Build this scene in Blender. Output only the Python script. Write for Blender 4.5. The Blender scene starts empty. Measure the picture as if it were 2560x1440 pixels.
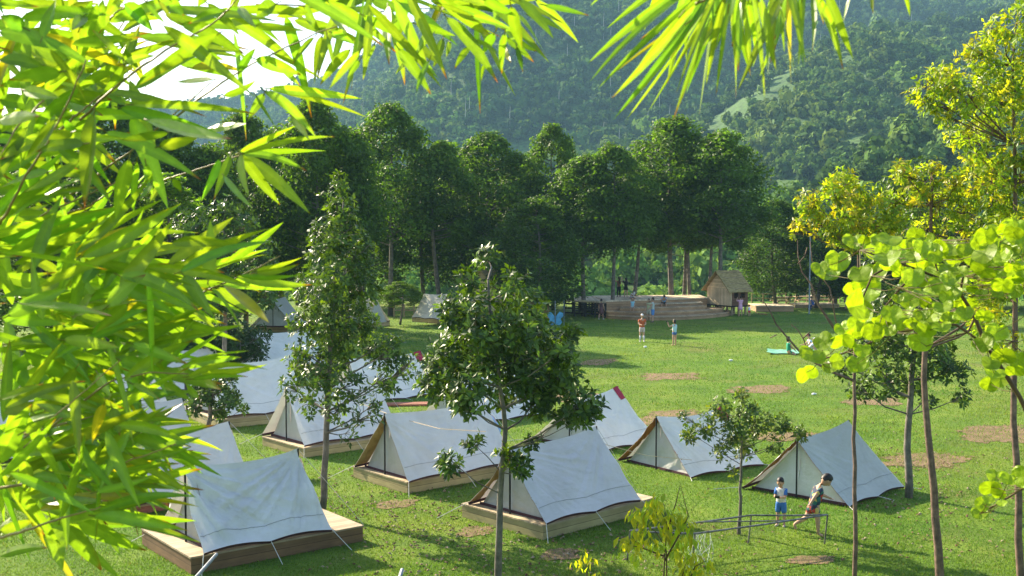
import bpy, math
import numpy as np
from mathutils import Vector, Matrix

S = bpy.context.scene
# ---------------------------------------------------------------- camera, sky, sun, exposure
CAMZ, F, PITCH = 6.5, 2800.0, math.atan(140 / 2800.0)
SUN_AZ, SUN_EL = math.radians(47), math.radians(31)      # azimuth left of +Y
cam = bpy.data.cameras.new("camera")
camo = bpy.data.objects.new("camera", cam)
S.collection.objects.link(camo)
camo.location = (0, 0, CAMZ)
camo.rotation_euler = (math.pi / 2 - PITCH, 0, 0)
cam.sensor_width = 36
cam.lens = 36 * F / 2560
cam.clip_start, cam.clip_end = 0.1, 9000
cam.dof.use_dof = True
cam.dof.focus_distance = 24
cam.dof.aperture_fstop = 11
S.camera = camo
W = bpy.data.worlds.new("World")
S.world = W
W.use_nodes = True
wn = W.node_tree.nodes
sky = wn.new("ShaderNodeTexSky")
sky.sky_type = 'NISHITA'
sky.sun_disc = False
sky.sun_elevation, sky.sun_rotation = SUN_EL, -SUN_AZ
sky.air_density, sky.dust_density, sky.ozone_density = 1.0, 1.6, 1.0
W.node_tree.links.new(sky.outputs[0], wn["Background"].inputs[0])
wn["Background"].inputs[1].default_value = 0.115
SUNV = Vector((-math.sin(SUN_AZ) * math.cos(SUN_EL), math.cos(SUN_AZ) * math.cos(SUN_EL), math.sin(SUN_EL)))
sun = bpy.data.lights.new("sun", 'SUN')
sun.energy, sun.angle, sun.color = 5.0, math.radians(0.5), (1.0, 0.87, 0.64)
suno = bpy.data.objects.new("sun", sun)
S.collection.objects.link(suno)
suno.location = (-40, 40, 60)
suno.rotation_euler = (-SUNV).to_track_quat('-Z', 'Y').to_euler()
S.view_settings.view_transform = 'Standard'
S.view_settings.look = 'None'
S.view_settings.exposure = 1.72
S.view_settings.gamma = 1.0
cy = S.cycles
cy.use_denoising = True
cy.max_bounces, cy.diffuse_bounces, cy.glossy_bounces = 7, 3, 2
cy.transmission_bounces, cy.transparent_max_bounces, cy.volume_bounces = 5, 12, 0
cy.sample_clamp_indirect = 6
cy.caustics_reflective = cy.caustics_refractive = False
HAZE_DENSITY = 0.00026

# ---------------------------------------------------------------- helpers
cP, sP = math.cos(PITCH), math.sin(PITCH)
def ray(px, py):
    a, b = (px - 1280) / F, (720 - py) / F
    return np.array([a, cP + b * sP, -sP + b * cP])
def at(px, py, Y):                      # point on a pixel's ray at world depth Y
    d = ray(px, py)
    return np.array([0, 0, CAMZ]) + d * (Y / d[1])
def gnd(px, py, z=0.0):                 # point of a pixel on the plane z
    d = ray(px, py)
    return np.array([0, 0, CAMZ]) + d * ((z - CAMZ) / d[2])
def proj(P):
    P = np.asarray(P, float)
    x, y, z = P[..., 0], P[..., 1], P[..., 2] - CAMZ
    dep = y * cP - z * sP
    return 1280 + F * x / dep, 720 - F * (y * sP + z * cP) / dep

def unit(v):
    v = np.asarray(v, float)
    return v / np.maximum(np.linalg.norm(v, axis=-1, keepdims=True), 1e-9)
def rs(seed):
    return np.random.RandomState(seed)

def hash2(ix, iy, s):
    n = (ix.astype(np.int64) * 374761393 + iy.astype(np.int64) * 668265263 + s * 1442695) & 0x7fffffff
    n = ((n ^ (n >> 13)) * 1274126177) & 0x7fffffff
    return ((n ^ (n >> 16)) & 0xffff) / 65535.0
def vnoise(x, y, s=0):
    x, y = np.asarray(x, float), np.asarray(y, float)
    ix, iy = np.floor(x), np.floor(y)
    fx, fy = x - ix, y - iy
    fx, fy = fx * fx * (3 - 2 * fx), fy * fy * (3 - 2 * fy)
    ix, iy = ix.astype(np.int64), iy.astype(np.int64)
    a, b = hash2(ix, iy, s), hash2(ix + 1, iy, s)
    c, d = hash2(ix, iy + 1, s), hash2(ix + 1, iy + 1, s)
    return (a * (1 - fx) + b * fx) * (1 - fy) + (c * (1 - fx) + d * fx) * fy
def fbm(x, y, s=0, o=4):
    t, a, n = 0, .5, 0
    for k in range(o):
        t = t + a * vnoise(np.asarray(x) * 2 ** k, np.asarray(y) * 2 ** k, s + k * 7)
        n += a
        a *= .5
    return t / n - .5

def tag(o, label=None, cat=None, group=None, kind=None):
    for k, v in (("label", label), ("category", cat), ("group", group), ("kind", kind)):
        if v:
            o[k] = v
    return o
def empty(name, loc, rz=0.0, label=None, cat=None, group=None):
    o = bpy.data.objects.new(name, None)
    S.collection.objects.link(o)
    o.location = loc
    o.rotation_euler = (0, 0, rz)
    o.empty_display_size = .2
    return tag(o, label, cat, group)
def link(name, me, parent=None):
    o = bpy.data.objects.new(name, me)
    S.collection.objects.link(o)
    if parent is not None:
        o.parent = parent
    return o

def mesh(name, V, faces, mat, col=None, smooth=False):
    V = np.asarray(V, np.float32).reshape(-1, 3)
    me = bpy.data.meshes.new(name)
    faces = [np.asarray(f, np.int32) for f in faces if len(f)]
    tot = np.concatenate([np.full(len(f), f.shape[1], np.int32) for f in faces])
    idx = np.concatenate([f.ravel() for f in faces])
    me.vertices.add(len(V))
    me.vertices.foreach_set("co", V.ravel())
    me.loops.add(len(idx))
    me.loops.foreach_set("vertex_index", idx)
    me.polygons.add(len(tot))
    me.polygons.foreach_set("loop_start", np.concatenate([[0], np.cumsum(tot)[:-1]]).astype(np.int32))
    me.polygons.foreach_set("use_smooth", np.full(len(tot), smooth, bool))
    me.update(calc_edges=True)
    if col is not None:
        c = np.ones((len(V), 4), np.float32)
        c[:, :3] = col
        a = me.color_attributes.new("tint", 'FLOAT_COLOR', 'POINT')
        a.data.foreach_set("color", c.ravel())
    if mat is not None:
        me.materials.append(mat)
    return me

class MB:                                # collects shapes, builds ONE mesh
    def __init__(s):
        s.v, s.f, s.c, s.n = [], {3: [], 4: []}, [], 0
    def add(s, V, faces, col=None):
        V = np.asarray(V, float).reshape(-1, 3)
        for f in faces:
            f = np.asarray(f, np.int64)
            if len(f):
                s.f[f.shape[1]].append(f + s.n)
        s.v.append(V)
        s.c.append(np.broadcast_to(np.asarray(col if col is not None else (1, 1, 1), float), (len(V), 3)))
        s.n += len(V)
        return s
    def box(s, c, d, R=None, col=None):
        h = np.array(d) / 2.0
        V = np.array([[x, y, z] for x in (-1, 1) for y in (-1, 1) for z in (-1, 1)]) * h
        if R is not None:
            V = V @ np.array(R).T
        return s.add(V + np.array(c), [[[0, 1, 3, 2], [4, 6, 7, 5], [0, 4, 5, 1], [2, 3, 7, 6], [0, 2, 6, 4], [1, 5, 7, 3]]], col)
    def beam(s, a, b, w, h, col=None):   # box from a to b
        a, b = np.array(a, float), np.array(b, float)
        d = b - a
        L = np.linalg.norm(d)
        d /= L
        up = np.array([0, 0, 1.0]) if abs(d[2]) < .95 else np.array([1.0, 0, 0])
        x = unit(np.cross(d, up))
        z = np.cross(x, d)
        return s.box((a + b) / 2, (w, L, h), np.stack([x, d, z], 1), col)
    def tube(s, P, R, k=8, col=None, cap=True):
        P = np.asarray(P, float)
        n = len(P)
        R = np.broadcast_to(np.asarray(R, float), (n,))
        T = unit(np.gradient(P, axis=0))
        ref = np.array([0, 0, 1.0]) if abs(T[0][2]) < .9 else np.array([1.0, 0, 0])
        x = unit(np.cross(T, ref))
        y = np.cross(T, x)
        a = np.arange(k) / k * 2 * math.pi
        V = P[:, None] + R[:, None, None] * (np.cos(a)[None, :, None] * x[:, None] + np.sin(a)[None, :, None] * y[:, None])
        i, j = np.meshgrid(np.arange(n - 1), np.arange(k), indexing='ij')
        q = np.stack([i * k + j, i * k + (j + 1) % k, (i + 1) * k + (j + 1) % k, (i + 1) * k + j], -1).reshape(-1, 4)
        V = V.reshape(-1, 3)
        fs = [q]
        if cap:
            V = np.concatenate([V, P[:1], P[-1:]])
            m = n * k
            jj = np.arange(k)
            fs += [np.stack([np.full(k, m), (jj + 1) % k, jj], 1), np.stack([np.full(k, m + 1), (n - 1) * k + jj, (n - 1) * k + (jj + 1) % k], 1)]
        return s.add(V, fs, col)
    def poly(s, pts, z0, z1, col=None):   # prism over a convex-ish outline (list of xy)
        pts = np.asarray(pts, float)[:, :2]
        n = len(pts)
        lo = np.c_[pts, np.full(n, z0)]
        hi = np.c_[pts, np.full(n, z1)]
        c = pts.mean(0)
        V = np.concatenate([lo, hi, [[c[0], c[1], z0], [c[0], c[1], z1]]])
        i = np.arange(n)
        j = (i + 1) % n
        return s.add(V, [np.stack([i, j, j + n, i + n], 1), np.stack([np.full(n, 2 * n), j, i], 1), np.stack([np.full(n, 2 * n + 1), i + n, j + n], 1)], col)
    def ball(s, c, r, k=10, m=7, col=None, noise=0, seed=0):
        th = np.linspace(0, math.pi, m)
        ph = np.arange(k) / k * 2 * math.pi
        t, p = np.meshgrid(th, ph, indexing='ij')
        d = np.stack([np.sin(t) * np.cos(p), np.sin(t) * np.sin(p), np.cos(t)], -1)
        rr = 1 + noise * (fbm(p * 2 + seed, t * 3, seed) * 2)[..., None] * np.sin(t)[..., None]
        V = (d * rr * np.array(r) + np.array(c)).reshape(-1, 3)
        i, j = np.meshgrid(np.arange(m - 1), np.arange(k), indexing='ij')
        q = np.stack([i * k + j, (i + 1) * k + j, (i + 1) * k + (j + 1) % k, i * k + (j + 1) % k], -1).reshape(-1, 4)
        return s.add(V, [q], col)
    def mesh(s, name, mat, off=(0, 0, 0), smooth=False, colour=True):
        V = np.concatenate(s.v) - np.array(off, float)
        fs = [np.concatenate(s.f[k]) for k in (3, 4) if s.f[k]]
        return mesh(name, V, fs, mat, np.concatenate(s.c) if colour else None, smooth)
    def build(s, name, mat, parent=None, off=(0, 0, 0), smooth=False, colour=True):
        return link(name, s.mesh(name, mat, off, smooth, colour), parent)

def leafset(P, D, N, L, Wd, fold=.15, curve=.12):     # n leaves, 5 verts / 2 quads each
    n = len(P)
    D = unit(D)
    Sd = unit(np.cross(D, N))
    N = np.cross(Sd, D)
    L = np.broadcast_to(L, (n,))[:, None]
    Wd = np.broadcast_to(Wd, (n,))[:, None]
    m = P + D * L * .5
    V = np.stack([P, m - Sd * Wd / 2, m - N * Wd * fold, m + Sd * Wd / 2, P + D * L - N * L * curve], 1)
    b = np.arange(n)[:, None] * 5
    Q = np.concatenate([b + np.array([[0, 1, 4, 2]]), b + np.array([[0, 2, 4, 3]])])
    return V.reshape(-1, 3), Q
def rep(c, k):
    return np.repeat(c, k, axis=0)

# ---------------------------------------------------------------- materials
class NT:
    def __init__(s, name):
        s.m = bpy.data.materials.new(name)
        s.m.use_nodes = True
        s.t = s.m.node_tree
        s.p = s.t.nodes["Principled BSDF"]
        s.out = s.t.nodes["Material Output"]
    def n(s, typ, **kw):
        o = s.t.nodes.new("ShaderNode" + typ)
        for k, v in kw.items():
            setattr(o, k, v)
        return o
    def l(s, a, b):
        s.t.links.new(a, b)
    def co(s, scale=(1, 1, 1), kind="Object"):
        t = s.n("TexCoord")
        m = s.n("Mapping")
        m.inputs["Scale"].default_value = scale
        s.l(t.outputs[kind], m.inputs[0])
        return m.outputs[0]
    def noise(s, vec, scale, detail=4, rough=.55):
        o = s.n("TexNoise")
        o.inputs["Scale"].default_value = scale
        o.inputs["Detail"].default_value = detail
        o.inputs["Roughness"].default_value = rough
        s.l(vec, o.inputs["Vector"])
        return o.outputs["Fac"]
    def ramp(s, fac, stops):
        r = s.n("ValToRGB")
        e = r.color_ramp.elements
        while len(e) < len(stops):
            e.new(.5)
        for q, (p, c) in zip(e, stops):
            q.position = p
            q.color = (*c, 1) if len(c) == 3 else c
        s.l(fac, r.inputs[0])
        return r.outputs[0]
    def mul(s, a, b, f=1.0, mode='MULTIPLY'):
        x = s.n("MixRGB", blend_type=mode)
        x.inputs[0].default_value = f
        for i, v in ((1, a), (2, b)):
            if isinstance(v, tuple):
                x.inputs[i].default_value = (*v, 1)
            else:
                s.l(v, x.inputs[i])
        return x.outputs[0]
    def bump(s, h, strength=.3, dist=.02):
        b = s.n("Bump")
        b.inputs["Strength"].default_value = strength
        b.inputs["Distance"].default_value = dist
        s.l(h, b.inputs["Height"])
        return b.outputs[0]
    def tint(s):
        return s.n("VertexColor", layer_name="tint").outputs[0]

def simple(name, col, rough=.7, var=.25, scale=6, bump=.15, metal=0, spec=.3, stretch=(1, 1, 1), tint=False):
    t = NT(name)
    v = t.co(stretch)
    f = t.noise(v, scale, 5)
    c = t.ramp(f, [(.3, tuple(x * (1 - var) for x in col)), (.7, tuple(min(1, x * (1 + var)) for x in col))])
    if tint:
        c = t.mul(c, t.tint())
    t.l(c, t.p.inputs["Base Color"])
    t.p.inputs["Roughness"].default_value = rough
    t.p.inputs["Metallic"].default_value = metal
    t.p.inputs["Specular IOR Level"].default_value = spec
    if bump:
        t.l(t.bump(f, bump), t.p.inputs["Normal"])
    return t.m

def leafmat(name, trans=.45, rough=.45, spec=.4, tcol=(1.5, 1.45, .5), amt=1.0, vein=0):
    t = NT(name)
    c = t.tint()
    if vein:
        f = t.noise(t.co((1, 1, 1)), vein, 3)
        c = t.mul(c, t.ramp(f, [(.3, (.82, .85, .75)), (.7, (1.1, 1.08, 1.1))]))
    t.l(c, t.p.inputs["Base Color"])
    t.p.inputs["Roughness"].default_value = rough
    t.p.inputs["Specular IOR Level"].default_value = spec
    tr = t.n("BsdfTranslucent")
    t.l(t.mul(c, tcol), tr.inputs[0])
    mx = t.n("MixShader")
    mx.inputs[0].default_value = trans
    t.l(t.p.outputs[0], mx.inputs[1])
    t.l(tr.outputs[0], mx.inputs[2])
    t.l(mx.outputs[0], t.out.inputs[0])
    return t.m

def wood(name, col, plank=.16, axis='Z', rough=.75, dirt=.35):
    t = NT(name)
    tc = t.n("TexCoord")
    sx = t.n("SeparateXYZ")
    t.l(tc.outputs["Object"], sx.inputs[0])
    d = t.n("Math", operation='DIVIDE')
    t.l(sx.outputs[axis], d.inputs[0])
    d.inputs[1].default_value = plank
    fr = t.n("Math", operation='FRACT')
    t.l(d.outputs[0], fr.inputs[0])
    fl = t.n("Math", operation='FLOOR')
    t.l(d.outputs[0], fl.inputs[0])
    wn_ = t.n("TexWhiteNoise", noise_dimensions='1D')
    t.l(fl.outputs[0], wn_.inputs["W"])
    line = t.ramp(fr.outputs[0], [(0, (.25, .22, .2)), (.06, (1, 1, 1)), (.94, (1, 1, 1)), (1, (.25, .22, .2))])
    st = {'Z': (1.2, 1.2, 9), 'X': (9, 1.2, 1.2), 'Y': (1.2, 9, 1.2)}[axis]
    g = t.noise(t.co(st), 2.2, 6, .65)
    base = t.ramp(g, [(.25, tuple(x * (1 - dirt) for x in col)), (.7, tuple(x * 1.15 for x in col))])
    pv = t.ramp(wn_.outputs["Value"], [(0, (.78, .76, .74)), (1, (1.1, 1.08, 1.05))])
    c = t.mul(t.mul(base, pv), line)
    big = t.noise(t.co((1, 1, 1)), .9, 3)
    c = t.mul(c, t.ramp(big, [(.35, (.72, .7, .68)), (.65, (1, 1, 1))]))
    t.l(c, t.p.inputs["Base Color"])
    t.p.inputs["Roughness"].default_value = rough
    t.l(t.bump(g, .25, .01), t.p.inputs["Normal"])
    return t.m

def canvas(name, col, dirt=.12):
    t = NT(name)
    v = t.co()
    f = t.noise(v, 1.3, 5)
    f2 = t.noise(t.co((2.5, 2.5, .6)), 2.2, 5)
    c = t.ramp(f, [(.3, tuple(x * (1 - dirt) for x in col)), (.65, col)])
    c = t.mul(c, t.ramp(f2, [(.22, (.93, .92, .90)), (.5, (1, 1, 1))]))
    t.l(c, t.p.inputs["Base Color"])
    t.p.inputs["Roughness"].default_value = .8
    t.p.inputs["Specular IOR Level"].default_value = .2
    wr = t.noise(t.co((1, 3.2, 3.2)), 1.6, 4)
    t.l(t.bump(wr, .55, .07), t.p.inputs["Normal"])
    tr = t.n("BsdfTranslucent")
    tr.inputs[0].default_value = (*[x * .8 for x in col], 1)
    mx = t.n("MixShader")
    mx.inputs[0].default_value = .12
    t.l(t.p.outputs[0], mx.inputs[1])
    t.l(tr.outputs[0], mx.inputs[2])
    t.l(mx.outputs[0], t.out.inputs[0])
    return t.m

def grass_ground():
    t = NT("lawn")
    v = t.co()
    big = t.noise(v, .07, 5)
    mid = t.noise(v, .55, 5, .65)
    fine = t.noise(v, 14, 6, .7)
    c = t.ramp(mid, [(.32, (.085, .150, .024)), (.5, (.125, .200, .030)), (.68, (.180, .245, .038))])
    c = t.mul(c, t.ramp(big, [(.35, (.8, .95, .8)), (.65, (1.15, 1.02, 1.0))]))
    c = t.mul(c, t.ramp(fine, [(.3, (.55, .6, .5)), (.55, (1, 1, 1)), (.75, (1.5, 1.35, 1.25))]))
    dry = t.noise(v, .23, 4, .6)
    k = t.ramp(dry, [(.54, (0, 0, 0)), (.72, (.6, .6, .6))])
    x = t.n("MixRGB")
    t.l(k, x.inputs[0])
    t.l(c, x.inputs[1])
    x.inputs[2].default_value = (.16, .13, .05, 1)
    t.l(x.outputs[0], t.p.inputs["Base Color"])
    t.p.inputs["Roughness"].default_value = .9
    t.p.inputs["Specular IOR Level"].default_value = .1
    t.l(t.bump(fine, .9, .06), t.p.inputs["Normal"])
    return t.m
def straw_mat():
    t = NT("straw_soil")
    v = t.co((1, 1, 1), "Object")
    f = t.noise(t.co((9, 30, 1)), 1.2, 6, .7)
    c = t.ramp(f, [(.3, (.09, .052, .024)), (.5, (.22, .135, .065)), (.7, (.38, .27, .14))])
    g = t.noise(v, 2.2, 4)
    c = t.mul(c, t.ramp(g, [(.35, (.6, .65, .5)), (.6, (1, 1, 1))]))
    t.l(c, t.p.inputs["Base Color"])
    t.p.inputs["Roughness"].default_value = .95
    t.l(t.bump(f, .8, .05), t.p.inputs["Normal"])
    a = t.n("Math", operation='ADD')       # ragged edge: grass pokes through
    sp = t.n("SeparateColor")
    t.l(t.tint(), sp.inputs[0])
    t.l(sp.outputs[0], a.inputs[0])
    nz = t.noise(v, 3.2, 6, .75)
    t.l(nz, a.inputs[1])
    gt = t.n("Math", operation='GREATER_THAN')
    gt.inputs[1].default_value = .82
    t.l(a.outputs[0], gt.inputs[0])
    tr = t.n("BsdfTransparent")
    mx = t.n("MixShader")
    t.l(gt.outputs[0], mx.inputs[0])
    t.l(tr.outputs[0], mx.inputs[1])
    t.l(t.p.outputs[0], mx.inputs[2])
    t.l(mx.outputs[0], t.out.inputs[0])
    return t.m
def bark(name, a, b, scale=7):
    t = NT(name)
    f = t.noise(t.co((1, 1, .35)), scale, 6, .7)
    g = t.noise(t.co((1, 1, 1.6)), scale * .5, 4, .6)
    c = t.ramp(f, [(.3, a), (.62, b)])
    c = t.mul(c, t.ramp(g, [(.4, (1, 1, 1)), (.62, (1.7, 1.65, 1.6))]))
    t.l(c, t.p.inputs["Base Color"])
    t.p.inputs["Roughness"].default_value = .9
    t.l(t.bump(f, .6, .02), t.p.inputs["Normal"])
    return t.m

M = dict(
    lawn=grass_ground(), straw=straw_mat(),
    hill=simple("hill_ground", (.048, .100, .018), .95, .55, .5, .9, tint=True),
    forest=leafmat("forest_canopy", .25, .8, .04, (1.3, 1.3, .5)),
    row=leafmat("evergreen_leaf", .45, .5, .2, (1.5, 1.75, .3)),
    glossy=leafmat("glossy_leaf", .30, .40, .32, (1.9, 1.9, .3)),
    thin=leafmat("thin_leaf", .6, .4, .35, (1.6, 1.5, .3)),
    bamboo=leafmat("bamboo_leaf", .58, .34, .5, (1.34, 1.46, .4), vein=40),
    round=leafmat("round_leaf", .5, .45, .35, (1.3, 1.3, .4), vein=25),
    blade=leafmat("grass_blade", .4, .6, .2, (1.3, 1.3, .4)),
    bark=bark("grey_bark", (.05, .042, .033), (.13, .115, .095)),
    redbark=bark("red_bark", (.045, .027, .02), (.13, .085, .062), 12),
    palebark=bark("pale_bark", (.10, .075, .05), (.24, .19, .13)),
    culm=simple("bamboo_stem", (.26, .19, .055), .5, .4, 9),
    twig=simple("twig_bark", (.10, .062, .03), .8, .3, 9),
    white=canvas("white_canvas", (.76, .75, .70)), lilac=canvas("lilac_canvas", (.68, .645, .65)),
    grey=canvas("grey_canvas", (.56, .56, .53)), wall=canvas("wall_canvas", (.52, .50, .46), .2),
    cream=canvas("cream_canvas", (.70, .66, .56)), blue=canvas("bluish_canvas", (.70, .69, .67)),
    lining=simple("orange_lining", (.42, .16, .05), .85, .25, 4),
    tan=simple("tan_lining", (.42, .28, .13), .85, .25, 4),
    red=simple("red_cloth", (.30, .03, .06), .85, .2, 5),
    hem=simple("hem_band", (.08, .035, .04), .9, .2, 5),
    black=simple("black_metal", (.018, .018, .02), .5, .2, 5, .05),
    rope=simple("rope_fibre", (.55, .42, .27), .9, .2, 30, 0),
    cord=simple("white_cord", (.6, .58, .54), .9, .2, 30, 0),
    tread=wood("stage_tread", (.58, .42, .26), .16, 'X', dirt=.2),
    pine=wood("pale_pine", (.50, .38, .20), .17, 'Z'),
    pinetop=wood("pale_pine_deck", (.52, .42, .27), .14, 'Y'),
    brown=wood("brown_board", (.24, .135, .065), .17, 'Z'),
    browntop=wood("worn_deck", (.47, .36, .24), .14, 'Y'),
    khaki=wood("khaki_block", (.44, .37, .18), .16, 'Z', dirt=.2),
    stage=wood("stage_board", (.46, .29, .155), .2, 'Z'),
    stagetop=wood("stage_deck", (.78, .64, .45), .16, 'X', dirt=.2),
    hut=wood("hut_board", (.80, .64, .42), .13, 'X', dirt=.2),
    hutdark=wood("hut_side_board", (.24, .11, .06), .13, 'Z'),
    thatch=simple("mossy_thatch", (.34, .25, .11), .95, .45, 3, .8, stretch=(1, 1, 6)),
    bambwall=wood("split_bamboo", (.42, .25, .10), .06, 'X'),
    dark=simple("dark_timber", (.03, .026, .022), .85, .3, 6),
    timber=simple("weathered_timber", (.34, .25, .15), .85, .35, 4, .3, stretch=(1, 1, 4)),
    redplank=simple("reddish_board", (.27, .11, .07), .8, .35, 5, .2, stretch=(1, 6, 6)),
    pipe=simple("galvanised_pipe", (.16, .15, .14), .45, .6, 9, .1, metal=.5),
    zinc=simple("grey_pipe", (.35, .37, .39), .4, .25, 9, .05, metal=.6),
    polem=simple("grey_pole", (.22, .25, .28), .5, .2, 5, .05),
    mat=simple("green_groundsheet", (.16, .40, .27), .7, .25, 3, .3),
    wing=simple("blue_painted_board", (.09, .30, .48), .6, .4, 3, .1),
    paper=simple("white_paper", (.75, .75, .73), .8, .1, 5, 0),
    dryleaf=simple("dry_leaf", (1, 1, 1), .9, .3, 5, 0, tint=True),
    net=simple("nylon_net", (.5, .55, .52), .8, .2, 20, 0),
)

# ---------------------------------------------------------------- ground
def gz(x, y):
    x, y = np.asarray(x, float), np.asarray(y, float)
    s = np.clip((15 - y) / 12.0, 0, 1)
    z = 4.85 * s * s * (3 - 2 * s)                      # bank below the viewpoint
    d = np.clip((y - 104) / 40.0, 0, 1)
    z = z - 13.5 * d * d * (3 - 2 * d)                  # drop to the valley
    return z + .05 * fbm(x * .12, y * .12, 3) * np.clip((y - 6) / 10, 0, 1)
xs = np.unique(np.concatenate([np.linspace(-70, 70, 141), np.linspace(-2600, -70, 40), np.linspace(70, 2600, 40)]))
ys = np.unique(np.concatenate([np.linspace(-20, 150, 171), np.linspace(150, 4500, 60), np.linspace(-150, -20, 10)]))
gx, gy = np.meshgrid(xs, ys, indexing='ij')
nx, ny = gx.shape
i, j = np.meshgrid(np.arange(nx - 1), np.arange(ny - 1), indexing='ij')
Q = np.stack([i * ny + j, (i + 1) * ny + j, (i + 1) * ny + j + 1, i * ny + j + 1], -1).reshape(-1, 4)
g = link("ground", mesh("ground", np.stack([gx, gy, gz(gx, gy)], -1), [Q], M['lawn'], smooth=True))
tag(g, kind="structure")

def patch(px, py, hw, hh, seed):
    c = gnd(px, py)
    wx = hw * c[1] / F
    wy = abs(gnd(px, py - hh)[1] - gnd(px, py + hh)[1]) / 2
    n, m = 40, 10
    r = rs(seed)
    a = np.arange(n) / n * 2 * math.pi
    sup = (np.abs(np.cos(a)) ** 3.2 + np.abs(np.sin(a)) ** 3.2) ** (-1 / 3.2)   # squarish
    k = 1 + .9 * fbm(np.cos(a) * 2.2 + seed, np.sin(a) * 2.2, seed)
    rr = np.linspace(0, 1, m)[:, None] * (sup * k)[None]
    X = c[0] + wx * rr * np.cos(a) + .35 * wy * rr * np.sin(a)
    Y = c[1] + wy * rr * np.sin(a)
    V = np.stack([X, Y, gz(X, Y) + .012], -1).reshape(-1, 3)
    e = np.clip((1 - np.linspace(0, 1, m)) * .95, 0, .62)
    col = np.repeat(e, n)[:, None] * np.ones(3)
    ii, jj = np.meshgrid(np.arange(m - 1), np.arange(n), indexing='ij')
    q = np.stack([ii * n + jj, (ii + 1) * n + jj, (ii + 1) * n + (jj + 1) % n, ii * n + (jj + 1) % n], -1).reshape(-1, 4)
    o = link("bare_ground", mesh("bare_ground", V, [q], M['straw'], col))
    tag(o, kind="structure")
for k, a in enumerate([(1490, 906, 58, 11), (1680, 941, 112, 13), (1895, 974, 105, 15), (1680, 1042, 115, 26), (2490, 1087, 150, 30), (2310, 1152, 140, 26), (2185, 1006, 100, 14), (1960, 1092, 120, 16), (1440, 995, 110, 17), (1100, 930, 60, 12), (1400, 1388, 75, 20), (985, 1262, 70, 16), (1190, 1330, 60, 18), (2030, 1400, 90, 16)]):
    patch(*a, 40 + k)

# ---------------------------------------------------------------- hills and forest
def hill(name, pxs, pys, Ds, D0, z0, pw, seed, gully, nu=150, nv=70, over=.35):
    """ridge seen at pixel row pys over pixel column pxs, standing Ds metres away; foot at depth D0"""
    u = np.linspace(pxs[0], pxs[-1], nu)
    py = np.interp(u, pxs, pys)
    D = np.interp(u, pxs, Ds)
    zr = CAMZ + D * np.array([ray(a, b)[2] / ray(a, b)[1] for a, b in zip(u, py)])
    v = np.linspace(0, 1 + over, nv)
    Y = D0 + (D[:, None] - D0) * v[None]
    X = (u[:, None] - 1280) / F * Y
    h = np.where(v <= 1, np.clip(v, 0, 1) ** pw, 1 - (v - 1) * 1.2)
    Z = z0 + (zr[:, None] - z0) * h[None]
    w = np.sin(np.clip(v, 0, 1) * math.pi)[None] ** .8
    Z = Z + gully * w * (fbm(X / (gully * 5), Y / (gully * 9), seed, 4) * 2.2)
    i, j = np.meshgrid(np.arange(nu - 1), np.arange(nv - 1), indexing='ij')
    q = np.stack([i * nv + j, (i + 1) * nv + j, (i + 1) * nv + j + 1, i * nv + j + 1], -1).reshape(-1, 4)
    tc = np.ones((nu * nv, 3))
    o = link(name, mesh(name, np.stack([X, Y, Z], -1), [q], M['hill'], tc, True))
    tag(o, kind="structure")
    return dict(X=X, Y=Y, Z=Z, v=v, u=u)

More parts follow.
